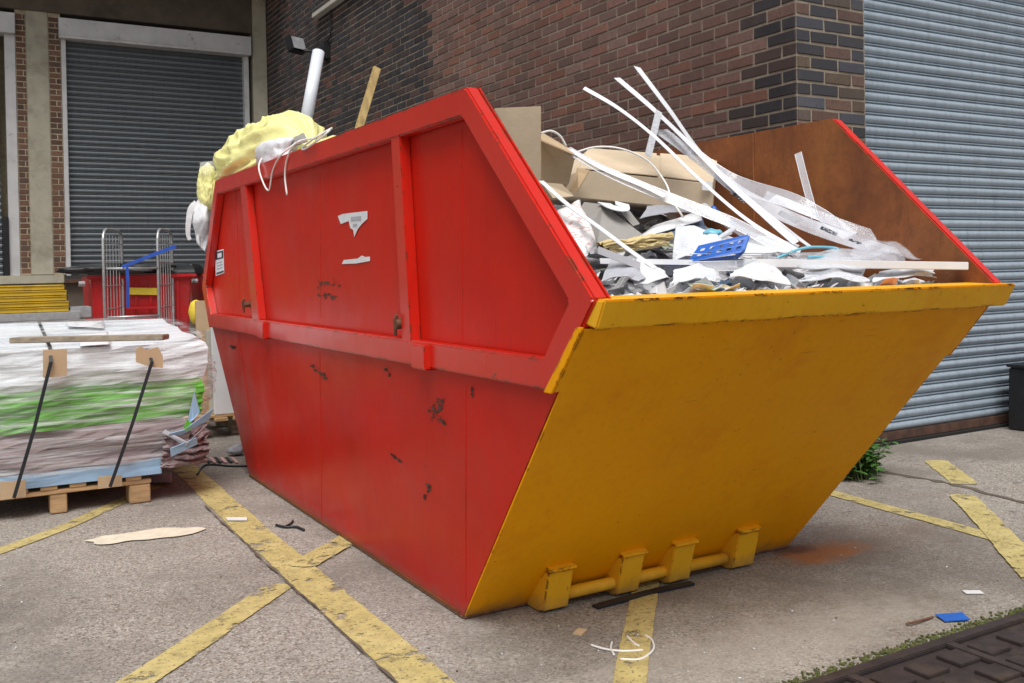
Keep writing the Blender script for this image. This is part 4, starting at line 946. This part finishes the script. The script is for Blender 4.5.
# film: crinkled shell round all of it
def film(u, v):
    # u around (left -> front -> right -> back), v up then over the top
    a = u*2*math.pi; ex = 5.0
    c_, s_ = math.cos(a), math.sin(a); rx = abs(c_)**(2/ex)*(1 if c_ > 0 else -1); ry = abs(s_)**(2/ex)*(1 if s_ > 0 else -1)
    if v < .72: z = .20+v/.72*.60; k_ = 1
    else: z = .80+.018*(v-.72)/.28; k_ = 1-(v-.72)/.28*.97
    bulge = 1+.03*math.sin(math.pi*min(1, v/.72))
    if v > .62 and v < .72: bulge -= (v-.62)*.3
    hx, hy = .67, .60; wr = Vector((rx*1.5, ry*1.5, z*26+rx*4)); d = .018*noise.noise(wr)+.010*noise.noise(wr*2.3)
    extra = .07*max(0, rx)*max(0, math.sin(math.pi*min(1, max(0, (z-.35)/.5))))*(1 if ry < .8 else .6) if k_ == 1 else .06*max(0, rx)
    x = .48+rx*(hx*bulge+d+extra)*k_; y = 5.74+ry*(hy*bulge+d)*k_
    if k_ < 1: z += .078*(y-5.14)+.008*noise.noise(Vector((x*5, y*5, 0)))+.004*math.sin(math.pi*k_)
    else: z += .02*noise.noise(Vector((rx*2, ry*2, 5)))+.078*max(0, y-5.14)*max(0, v/.72)
    return Vector((x, y, z))
def filmw(u, v): return film(u, v)
fo = grid_surf(filmw, 220, 70, 'stretch_film', M['film'], stk)
# torn sheets poking out at the right end of the stack
GT = 'torn sheets poking out of the stack'
def tsheet(pts, mat, label, Y=5.08):
    m = MB(); c = [P(a, b, Y+dy) for a, b, dy in pts]; m.prism(c, (.002, .006, .002)); tag(m.build('torn_sheet', mat), label, 'paper sheet', GT)
tsheet([(184, 430, 0), (214, 408, -.03), (209, 420, 0), (192, 428, .02), (180, 436, .02), (168, 434, .0)], M['bluepaper'], 'light blue torn sheet spread to the right from the green paper layer')
tsheet([(187, 424, .03), (194, 391, .02), (200, 412, .03), (193, 420, .02)], M['bluepaper'], 'light blue torn spike standing up over the other torn sheets')
tsheet([(170, 449, -.01), (196, 438, -.02), (198, 444, 0), (171, 457, .0)], M['bluepaper'], 'light blue folded corner, lowest of the torn sheets')
tsheet([(165, 430, .02), (188, 443, -.02), (207, 424, -.01), (206, 427, .0), (186, 446, -.01), (162, 433, .02)], M['paper_grey'], 'grey folded sheet zigzag between the torn blue sheets')
tsheet([(184, 426, .02), (187, 420, 0), (192, 424, 0), (190, 430, 0), (185, 431, 0)], M['greensheet'], 'small green scrap showing through the torn blue sheets')
def mv(u, v):
    a_, b_, c_, d_ = P(160, 468, 5.13), P(207, 463, 5.22), P(207, 424, 5.25), P(164, 434, 5.14)
    p = a_.lerp(b_, u).lerp(d_.lerp(c_, u), v); q = .05*abs(noise.noise(Vector((u*2.2, v*6, 1))))+.02*abs(noise.noise(Vector((u*7, v*14, 2))))
    p.y -= q*1.6; p.x += .02*noise.noise(Vector((v*7, 3, u)))*u*2; p.z += .012*noise.noise(Vector((u*6, v*3, 3))); return p
tag(grid_surf(mv, 26, 30, 'torn_sheet', M['mauve'], None, False, .004), 'crumpled mauve-brown sheets sagging at the lower right corner of the stack', 'paper sheet', GT)
# cardboard protectors, straps, plank
def prot(pts, label, Y=5.085):
    m = MB(); m.prism([P(a, b, Y) for a, b in pts], (0, .006, 0)); tag(m.build('edge_protector', M['card']), label, 'cardboard', 'cardboard pads under the straps')
prot([(43, 350), (67, 349), (67, 376), (43, 378)], 'cardboard pad under the left strap at the top edge of the stack', 5.07)
prot([(136, 349), (141, 346), (146, 350), (158, 347), (163, 356), (163, 368), (150, 367), (136, 362)], 'torn cardboard pad under the right strap at the top edge of the stack', 5.07)
prot([(0, 482), (26, 480), (26, 497), (0, 500)], 'cardboard pad under the left strap at the pallet', 5.11)
prot([(98, 477), (122, 475), (122, 486), (98, 489)], 'cardboard pad under the right strap at the pallet', 5.11)
for (p0, lab) in (([(39, 322, 6.3), (45, 336, 5.6), (50, 347, 5.10), (51, 362, 5.05), (34, 430, 5.05), (14, 498, 5.08)], 'left black strap round the wrapped stack'), ([(127, 322, 6.3), (136, 336, 5.6), (149, 352, 5.10), (152, 362, 5.05), (132, 425, 5.05), (110, 487, 5.08)], 'right black strap round the wrapped stack')):
    m = MB(); pts = [P(*q) for q in p0]; m.ribbon(pts, .016, (0, -1, .6), .004); tag(m.build('black_strap', M['strapblack']), lab, 'strap', 'black straps round the wrapped stack')
m = MB(); a = G(14, 340, .872); b = G(166, 337, .872); m.bar(a, b, .09, .024); tag(m.build('plank', M['wood_grey'], bevel=.003), 'weathered grey wooden plank lying on top of the wrapped stack', 'plank')
# label sheets on top of the stack
sheet('white_label_sheet', [P(68, 326, 5.9), P(104, 328, 5.8), P(104, 321, 6.2), P(66, 322, 6.2)], M['paper'], 'white sheet on the far top edge of the wrapped stack', 'paper sheet', sag=.004)
sheet('white_label_sheet', [P(80, 346, 5.14), P(110, 344, 5.14), P(108, 332, 5.5), P(78, 334, 5.5)], M['paper'], 'white sheet pinned under the weathered plank', 'paper sheet', sag=.004)
blob_ = sheet('mauve_offcut', [G(152, 482, .02), G(172, 482, .03), G(172, 473, .03), G(150, 474, .02)], M['paper_grey'], 'lilac grey card offcut lying on the ground beside the pallet', 'card offcut', sag=.01)

# ------------------------------------------------------------------ boards on a second pallet behind
PY = 6.88
p2 = empty('wooden_pallet', (1.75, PY+.5, 0), 'dark wooden pallet under the upright white boards behind the stack', 'pallet')
for yy in (PY+.10, PY+.5, PY+.95):
    for xx in (1.30, 1.70, 2.05): m = MB(); m.box((xx, yy, .003), (xx+.1, yy+.1, .118)); m.build('block', M['wood_grey'], p2, bevel=.004)
for i in range(7): m = MB(); m.box((1.30+i*.13, PY-.02, .120), (1.39+i*.13, PY+1.1, .142)); m.build('deck_board', M['wood'], p2, bevel=.003)
for i in range(3): m = MB(); m.box((1.30, PY+.02+i*.42, .143), (2.19, PY+.12+i*.42, .160)); m.build('cross_board', M['wood'], p2, bevel=.003)
GB = 'upright boards beside the skip'
def board(pxl, ptop, xr, Y_, th, mat, lab):
    a = P(pxl, 415, Y_); t = P(pxl, ptop, Y_)
    m = MB(); m.prism([(a.x, Y_, .162), (xr, Y_, .162), (xr, Y_+.04, t.z), (P(pxl-3, ptop, Y_).x, Y_+.04, t.z)], (0, th, 0)); tag(m.build('board', mat, bevel=.003), lab, 'board', GB)
board(215, 316, 2.2, PY+.03, .03, M['paper'], 'white upright board nearest the rear of the skip')
board(211, 330, 2.15, PY+.08, .04, M['concrete_light'], 'pale grey board just behind the white upright board')
board(200, 301, 1.9, PY+.14, .04, M['card'], 'brown board, tallest and rearmost of the upright boards')
blob_y = blob('yellow_sack', P(197, 312, 7.95), (.06, .08, .09), M['labelyellow'], 4, .15, 1.5, 3); blob_y.location.z = 0; tag(blob_y, 'small yellow sack showing behind the brown upright board', 'sack')

# ------------------------------------------------------------------ trestle with yellow barriers
TY = 9.5
tt = empty('trestle_table', (.5, TY+.3, 0), 'grey metal trestle bench carrying the yellow barrier planks', 'trestle')
m = MB(); m.box((-.9, TY, .765), (.99, TY+.32, .835)); m.build('bench_top', M['galv'], tt, bevel=.006)
m = MB(); m.box((.78, TY+.05, .775), (1.09, TY+.30, .845+.03)); m.build('end_tray', M['galv'], tt, bevel=.006)
for xx in (.83, -.75):
    for yy in (TY+.04, TY+.28): m = MB(); m.tube([(xx, yy, .765), (xx-.0, yy, .0)], .016, 8); m.build('leg', M['galv'], tt, smooth=True)
    m = MB(); m.tube([(xx-.30, TY+.04, .755), (xx-.70, TY+.04, .35)], .014, 8); m.build('brace', M['galv'], tt, smooth=True)
for i in range(5):
    z = .838+i*.049; xe = .90-.008*i+(.01 if i % 2 else 0)
    e = empty('barrier_plank', (.2, TY+.15, z), ['lowest', 'second lowest', 'middle', 'second highest', 'topmost'][i]+' yellow barrier plank in the pile on the trestle bench', 'barrier plank', 'yellow barrier planks stacked on the trestle')
    m = MB(); m.box((-.85, TY+.03, z), (xe, TY+.30, z+.044)); m.box((-.85, TY+.02, z+.033), (xe, TY+.029, z+.043)); m.build('plank_body', M['yellowbar'], e, bevel=.005)
    m = MB(); m.box((xe+.001, TY+.05, z+.006), (xe+.012, TY+.27, z+.038)); m.build('end_cap', M['rustbrown'], e)

# ------------------------------------------------------------------ red wheeled bins
def wbin(x0_, x1_, Y_, label, zt_=1.16):
    e = empty('wheeled_bin', ((x0_+x1_)/2, Y_+.4, 0), label, 'wheeled bin', 'red wheeled bins under the loading bay')
    xm = (x0_+x1_)/2; hw = (x1_-x0_)/2; m = MB()
    V = [(xm-hw*.88, Y_+.06, .16), (xm+hw*.88, Y_+.06, .16), (xm+hw*.88, Y_+.78, .16), (xm-hw*.88, Y_+.78, .16), (x0_, Y_, zt_), (x1_, Y_, zt_), (x1_, Y_+.85, zt_), (x0_, Y_+.85, zt_)]
    m.v = V; m.f = [[0, 3, 2, 1], [4, 5, 6, 7], [0, 1, 5, 4], [1, 2, 6, 5], [2, 3, 7, 6], [3, 0, 4, 7]]; m.mi = [0]*6; m.build('bin_body', M['binred'], e, bevel=.02)
    m = MB()
    for t in (.12, .27, .42, .58, .73, .88):
        m.prism([(x0_+.05+t*(x1_-x0_-.1)-.012, Y_-.012+.04, .35), (x0_+.05+t*(x1_-x0_-.1)+.012, Y_-.012+.04, .35), (x0_+.05+t*(x1_-x0_-.1)+.012, Y_-.012, zt_-.08), (x0_+.05+t*(x1_-x0_-.1)-.012, Y_-.012, zt_-.08)], (0, .03, 0))
    m.build('moulded_rib', M['binred'], e)
    m = MB(); m.box((x0_-.04, Y_-.04, zt_-.045), (x1_+.04, Y_+.03, zt_)); m.build('rim', M['binred'], e, bevel=.012)
    m = MB(); n = 10
    for i in range(n):
        a = math.pi*i/n; b = math.pi*(i+1)/n
        ya, za = Y_+.42-.45*math.cos(a), zt_+.01+.10*math.sin(a); yb2, zb2 = Y_+.42-.45*math.cos(b), zt_+.01+.10*math.sin(b)
        m.face([(x0_-.02, ya, za), (x1_+.02, ya, za), (x1_+.02, yb2, zb2), (x0_-.02, yb2, zb2)])
        m.face([(x0_-.02, ya, zt_), (x0_-.02, ya, za), (x0_-.02, yb2, zb2), (x0_-.02, yb2, zt_)]); m.face([(x1_+.02, ya, za), (x1_+.02, ya, zt_), (x1_+.02, yb2, zt_), (x1_+.02, yb2, zb2)])
    m.build('lid', M['binlid'], e)
    for xx in (x0_+.12, x1_-.12):
        for yy in (Y_+.15, Y_+.7): m = MB(); m.tube([(xx-.02, yy, .085), (xx+.02, yy, .085)], .08, 14); m.build('wheel', M['black'], e)
    for xx in (x0_-.055, x1_+.055): m = MB(); m.tube([(xx-.03, Y_+.30, zt_-.09), (xx+.03, Y_+.30, zt_-.09)], .03, 10); m.build('trunnion', M['galv'], e)
    m = MB(); m.bar((xm-.18, Y_-.03, .80), (xm+.18, Y_-.03, .80), .03, .03); m.build('handle', M['binred'], e, bevel=.006)
    return e
w1 = wbin(1.25, 2.28, 10.95, 'red wheeled bin with dark lid and yellow label behind the roll cage')
q0, q1, q2, q3 = P(129, 287.5, 10.93), P(158, 288, 10.93), P(158, 295, 10.93), P(129, 294.5, 10.93)
m = MB(); m.prism([q0, q1, q2, q3], (0, .004, 0)); lab_ = m.build('yellow_label', M['labelyellow'], w1)
wbin(2.42, 3.42, 10.95, 'red wheeled bin farther right, half hidden by the skip')
drp = blob('dark_sheeting', (1.55, 10.98, 1.22), (.5, .16, .05), M['binlid'], 8, .3, 2.5, 4); tag(drp, 'dark crumpled sheeting on the rim of the red bin', 'sheeting')

# roll cage
CYy = 10.25
rc = empty('roll_cage', (1.65, CYy, 0), 'galvanised roll cage trolley with blue strap in front of the red bins', 'roll cage')
def side_frame(xc, lx):
    o = []; m = MB(); w_ = .27
    a = (xc, CYy, .18); arc = [Vector((xc, CYy, .16)), Vector((xc, CYy, 1.50))]+[Vector((xc+w_*t, CYy+.7*t, 1.50+h)) for t, h in ((.02, .05), (.08, .095), (.2, .115), (.5, .12), (.8, .115), (.92, .095), (.98, .05))]+[Vector((xc+w_, CYy+.7, 1.50)), Vector((xc+w_, CYy+.7, .16))]
    m.tube(arc, .015, 8); fr = m.build('side_frame', M['galv'], rc, smooth=True)
    m = MB()
    for i in range(1, 6):
        t = i/6; m.tube([(xc+w_*t, CYy+.7*t, .2), (xc+w_*t, CYy+.7*t, 1.56)], .0045, 5)
    for z in (.3, .82, 1.05, 1.28, 1.48): m.tube([(xc, CYy, z), (xc+w_, CYy+.7, z)], .006, 5)
    m.build('wire_mesh', M['galv'], fr)
side_frame(1.29, 0); side_frame(1.80, 0)
m = MB()
for z in (.74, 1.22): m.tube([(1.31, CYy-.01, z-.0), (1.80, CYy-.01, z)], .011, 8)
m.build('cross_bar', M['galv'], rc, smooth=True)
m = MB(); m.box((1.27, CYy-.02, .14), (2.1, CYy+.72, .18)); m.build('deck', M['galv'], rc, bevel=.004)
for xx in (1.33, 2.03):
    for yy in (CYy+.05, CYy+.65): m = MB(); m.tube([(xx-.015, yy, .065), (xx+.015, yy, .065)], .06, 12); m.build('castor', M['black'], rc)
m = MB(); m.ribbon([P(122, 267, CYy-.04), P(150, 256, CYy-.05), P(176, 246, CYy-.04)], .035, (0, -1, .1), .004); m.ribbon([P(127, 266, CYy-.045), P(128, 285, CYy-.05), P(128, 308, CYy-.045)], .03, (0, -1, .1), .004)
tag(m.build('blue_strap', M['strapblue']), 'bright blue webbing strap tied round the roll cage', 'strap')

# ------------------------------------------------------------------ small things on the ground
GD = 'offcuts of white cable on the ground'
def gcable(pts, lab, mat='cable', r_=.0035, nm='cable_offcut', grp=GD, cat='cable offcut'):
    cable(nm, [G(a, b, r_+.001) for a, b in pts], r_, M[mat], lab, cat, grp)
gcable([(591, 645), (605, 649), (622, 651), (643, 650)], 'straight white cable offcut on the ground before the skip, left of the curled one')
gcable([(620, 659), (640, 659), (653, 650), (652, 640), (645, 635)], 'curled white cable offcut on the yellow line')
gcable([(612, 642), (611, 648), (614, 655)], 'tiny white cable offcut crossing the straight one')
gcable([(627, 636), (634, 643), (639, 646)], 'short pale cable offcut on the yellow line above the curled one')
gcable([(276, 525), (285, 527), (296, 527), (304, 530)], 'bent black rubber offcut lying by the long yellow line', 'strapblack', .006, 'rubber_offcut', 'black offcuts', 'rubber offcut')
gcable([(284, 527), (290, 524), (293, 521)], 'short black prong beside the bent black rubber offcut', 'strapblack', .005, 'rubber_offcut', 'black offcuts', 'rubber offcut')
m = MB(); m.ribbon(smooth_curve([G(595, 607, .006), G(620, 600, .008), G(650, 592, .007), G(692, 583, .006)], 6), .032, (0, 0, 1), .008); tag(m.build('rubber_strip', M['strapblack']), 'flat black rubber strip on the ground under the lifting bar', 'rubber strip')
m = MB(); m.prism([G(935, 615, .006), G(962, 613, .012), G(970, 620, .006), G(945, 622, .004)], (0, 0, .003)); tag(m.build('blue_scrap', M['blue']), 'bright blue square scrap of plastic on the concrete near the drain cover', 'plastic scrap')
m = MB(); m.tube(smooth_curve([G(906, 624, .008), G(915, 622, .010), G(933, 617, .006)], 5), .0035, 6); tag(m.build('twig', M['rustpin']), 'brown twig lying beside the blue scrap', 'twig')
m = MB(); m.prism([G(226, 518, .009), G(247, 518, .009), G(247, 520.5, .009), G(227, 520.5, .009)], (0, 0, .004)); tag(m.build('wood_splinter', M['paper']), 'small white sliver on the long yellow line', 'sliver')
m = MB(); m.box((0, 0, 0), (.045, .03, .006), mat=Matrix.Translation(G(582, 636, .001)) @ Matrix.Rotation(.6, 4, 'Z')); tag(m.build('rust_flake', M['card']), 'small brown flake on the ground left of the white cable offcuts', 'rust flake')
m = MB(); m.prism([G(962, 591, .003), G(980, 591, .003), G(984, 594, .003), G(966, 594, .003)], (0, 0, .003)); tag(m.build('paper_scrap', M['paper']), 'thin white paper scrap on the concrete right of the skip', 'paper scrap')
m = MB(); m.prism([G(128, 505, .002), G(146, 502, .002), G(148, 506, .002), G(134, 509, .002)], (0, 0, .012)); 
m = MB()
rr = random.Random(5)
for i in range(160):
    px, py = rr.uniform(0, 1024), rr.uniform(500, 683); g_ = G(px, py, 0)
    if 1.3 < g_.x < 3.0 and 2.65 < g_.y < 5.6: continue
    if g_.y < 1.9 and g_.x > 1.2: continue
    s_ = rr.uniform(.001, .0032); k_ = Matrix.Translation((g_.x, g_.y, s_*.6+.001)) @ Euler((rr.random()*.4, rr.random()*.4, rr.random()*6)).to_matrix().to_4x4()
    m.box((-s_, -s_*.7, -s_*.5), (s_, s_*.7, s_*.5), mi=rr.choice((0, 0, 1, 2)), mat=k_)
tag(m.build('grit', [M['paper'], M['mortar'], M['rustpin']]), 'scattered pale grit and crumbs on the concrete', 'grit', kind='stuff')
# debris by the skip's rear corner
gcable([(197, 475), (206, 465), (230, 466), (247, 466)], 'thin black cable running from the stack towards the skip', 'strapblack', .006, 'ground_cable', None, 'cable')
m = MB()
for i in range(6): m.prism([G(203+i*5.5, 458, .02), G(206+i*5.5, 458, .02), G(211+i*5.5, 463, .006), G(208+i*5.5, 463, .006)], (0, 0, .006), mi=i % 2)
tag(m.build('hazard_tape', [M['strapblack'], M['paper_pink']]), 'scrap of dark and red striped tape on the ground by the stack', 'tape scrap')
bl2 = blob('crumpled_wrapper', G(237, 450, .035), (.05, .04, .03), M['paper_grey'], 21, .3, 2.5, 3); tag(bl2, 'crumpled grey blue wrapper on the ground behind the rear corner of the skip', 'wrapper')

# ------------------------------------------------------------------ weed by the pier
wd = empty('weed', (4.15, 3.6, 0), 'leafy green weed growing at the foot of the brick pier', 'plant')
rw = random.Random(3); ml = MB(); ms = MB()
for i in range(170):
    bx_, by_ = 4.15+rw.gauss(0, .075), 3.60+rw.gauss(0, .06); a = rw.uniform(0, 6.28); ln = rw.uniform(.06, .22); til = rw.uniform(.1, .9)
    tip = Vector((bx_+math.cos(a)*ln*til, by_+math.sin(a)*ln*til*.7, ln*(1.1-til*.5))); base = Vector((bx_, by_, 0)); mid = base.lerp(tip, .5)+Vector((0, 0, .03))
    ms.tube([base, mid, tip], [.003, .0025, .0015], 5)
    for k_ in range(9):
        t = .2+.8*k_/8; p = base.lerp(mid, t*2) if t < .5 else mid.lerp(tip, t*2-1); b_ = rw.uniform(0, 6.28); L_ = rw.uniform(.035, .07); wv = L_*.48
        d = Vector((math.cos(b_), math.sin(b_), rw.uniform(-.2, .6))).normalized(); sd = d.cross(Vector((0, 0, 1))).normalized(); n_ = sd.cross(d)
        q = [p, p+d*L_*.35+sd*wv*.5+n_*.004, p+d*L_*.7+sd*wv*.4, p+d*L_-n_*.008, p+d*L_*.7-sd*wv*.4, p+d*L_*.35-sd*wv*.5+n_*.004]; ml.face(q)
ml.build('leaves', M['leaf'], wd); ms.build('stems', M['stem'], wd)

# ------------------------------------------------------------------ black crate at the right edge
cr_ = empty('storage_crate', (6.5, 3.75, 0), 'black plastic crate at the right edge in front of the ribbed shutter', 'crate')
m = MB(); k_ = [(6.13, 3.98), (6.9, 3.98), (6.9, 3.5), (6.16, 3.5)]
V = [(x, y, .0) for x, y in k_]+[(x+(.015 if i in (0, 3) else 0), y, .42) for i, (x, y) in enumerate(k_)]
m.v = V; m.f = [[0, 1, 2, 3], [4, 5, 6, 7], [0, 1, 5, 4], [1, 2, 6, 5], [2, 3, 7, 6], [3, 0, 4, 7]]; m.mi = [0]*6; m.build('crate_body', M['black'], cr_, bevel=.01)
m = MB(); m.box((6.13, 3.49, .421), (6.91, 3.99, .44)); m.build('crate_lid', M['black'], cr_, bevel=.006)
pb_ = blob('purple_bag', (6.40, 3.85, .52), (.17, .10, .10), M['paper_pink'], 31, .2, 1.6, 3); tag(pb_, 'dull pink bag resting on the black crate', 'bag')
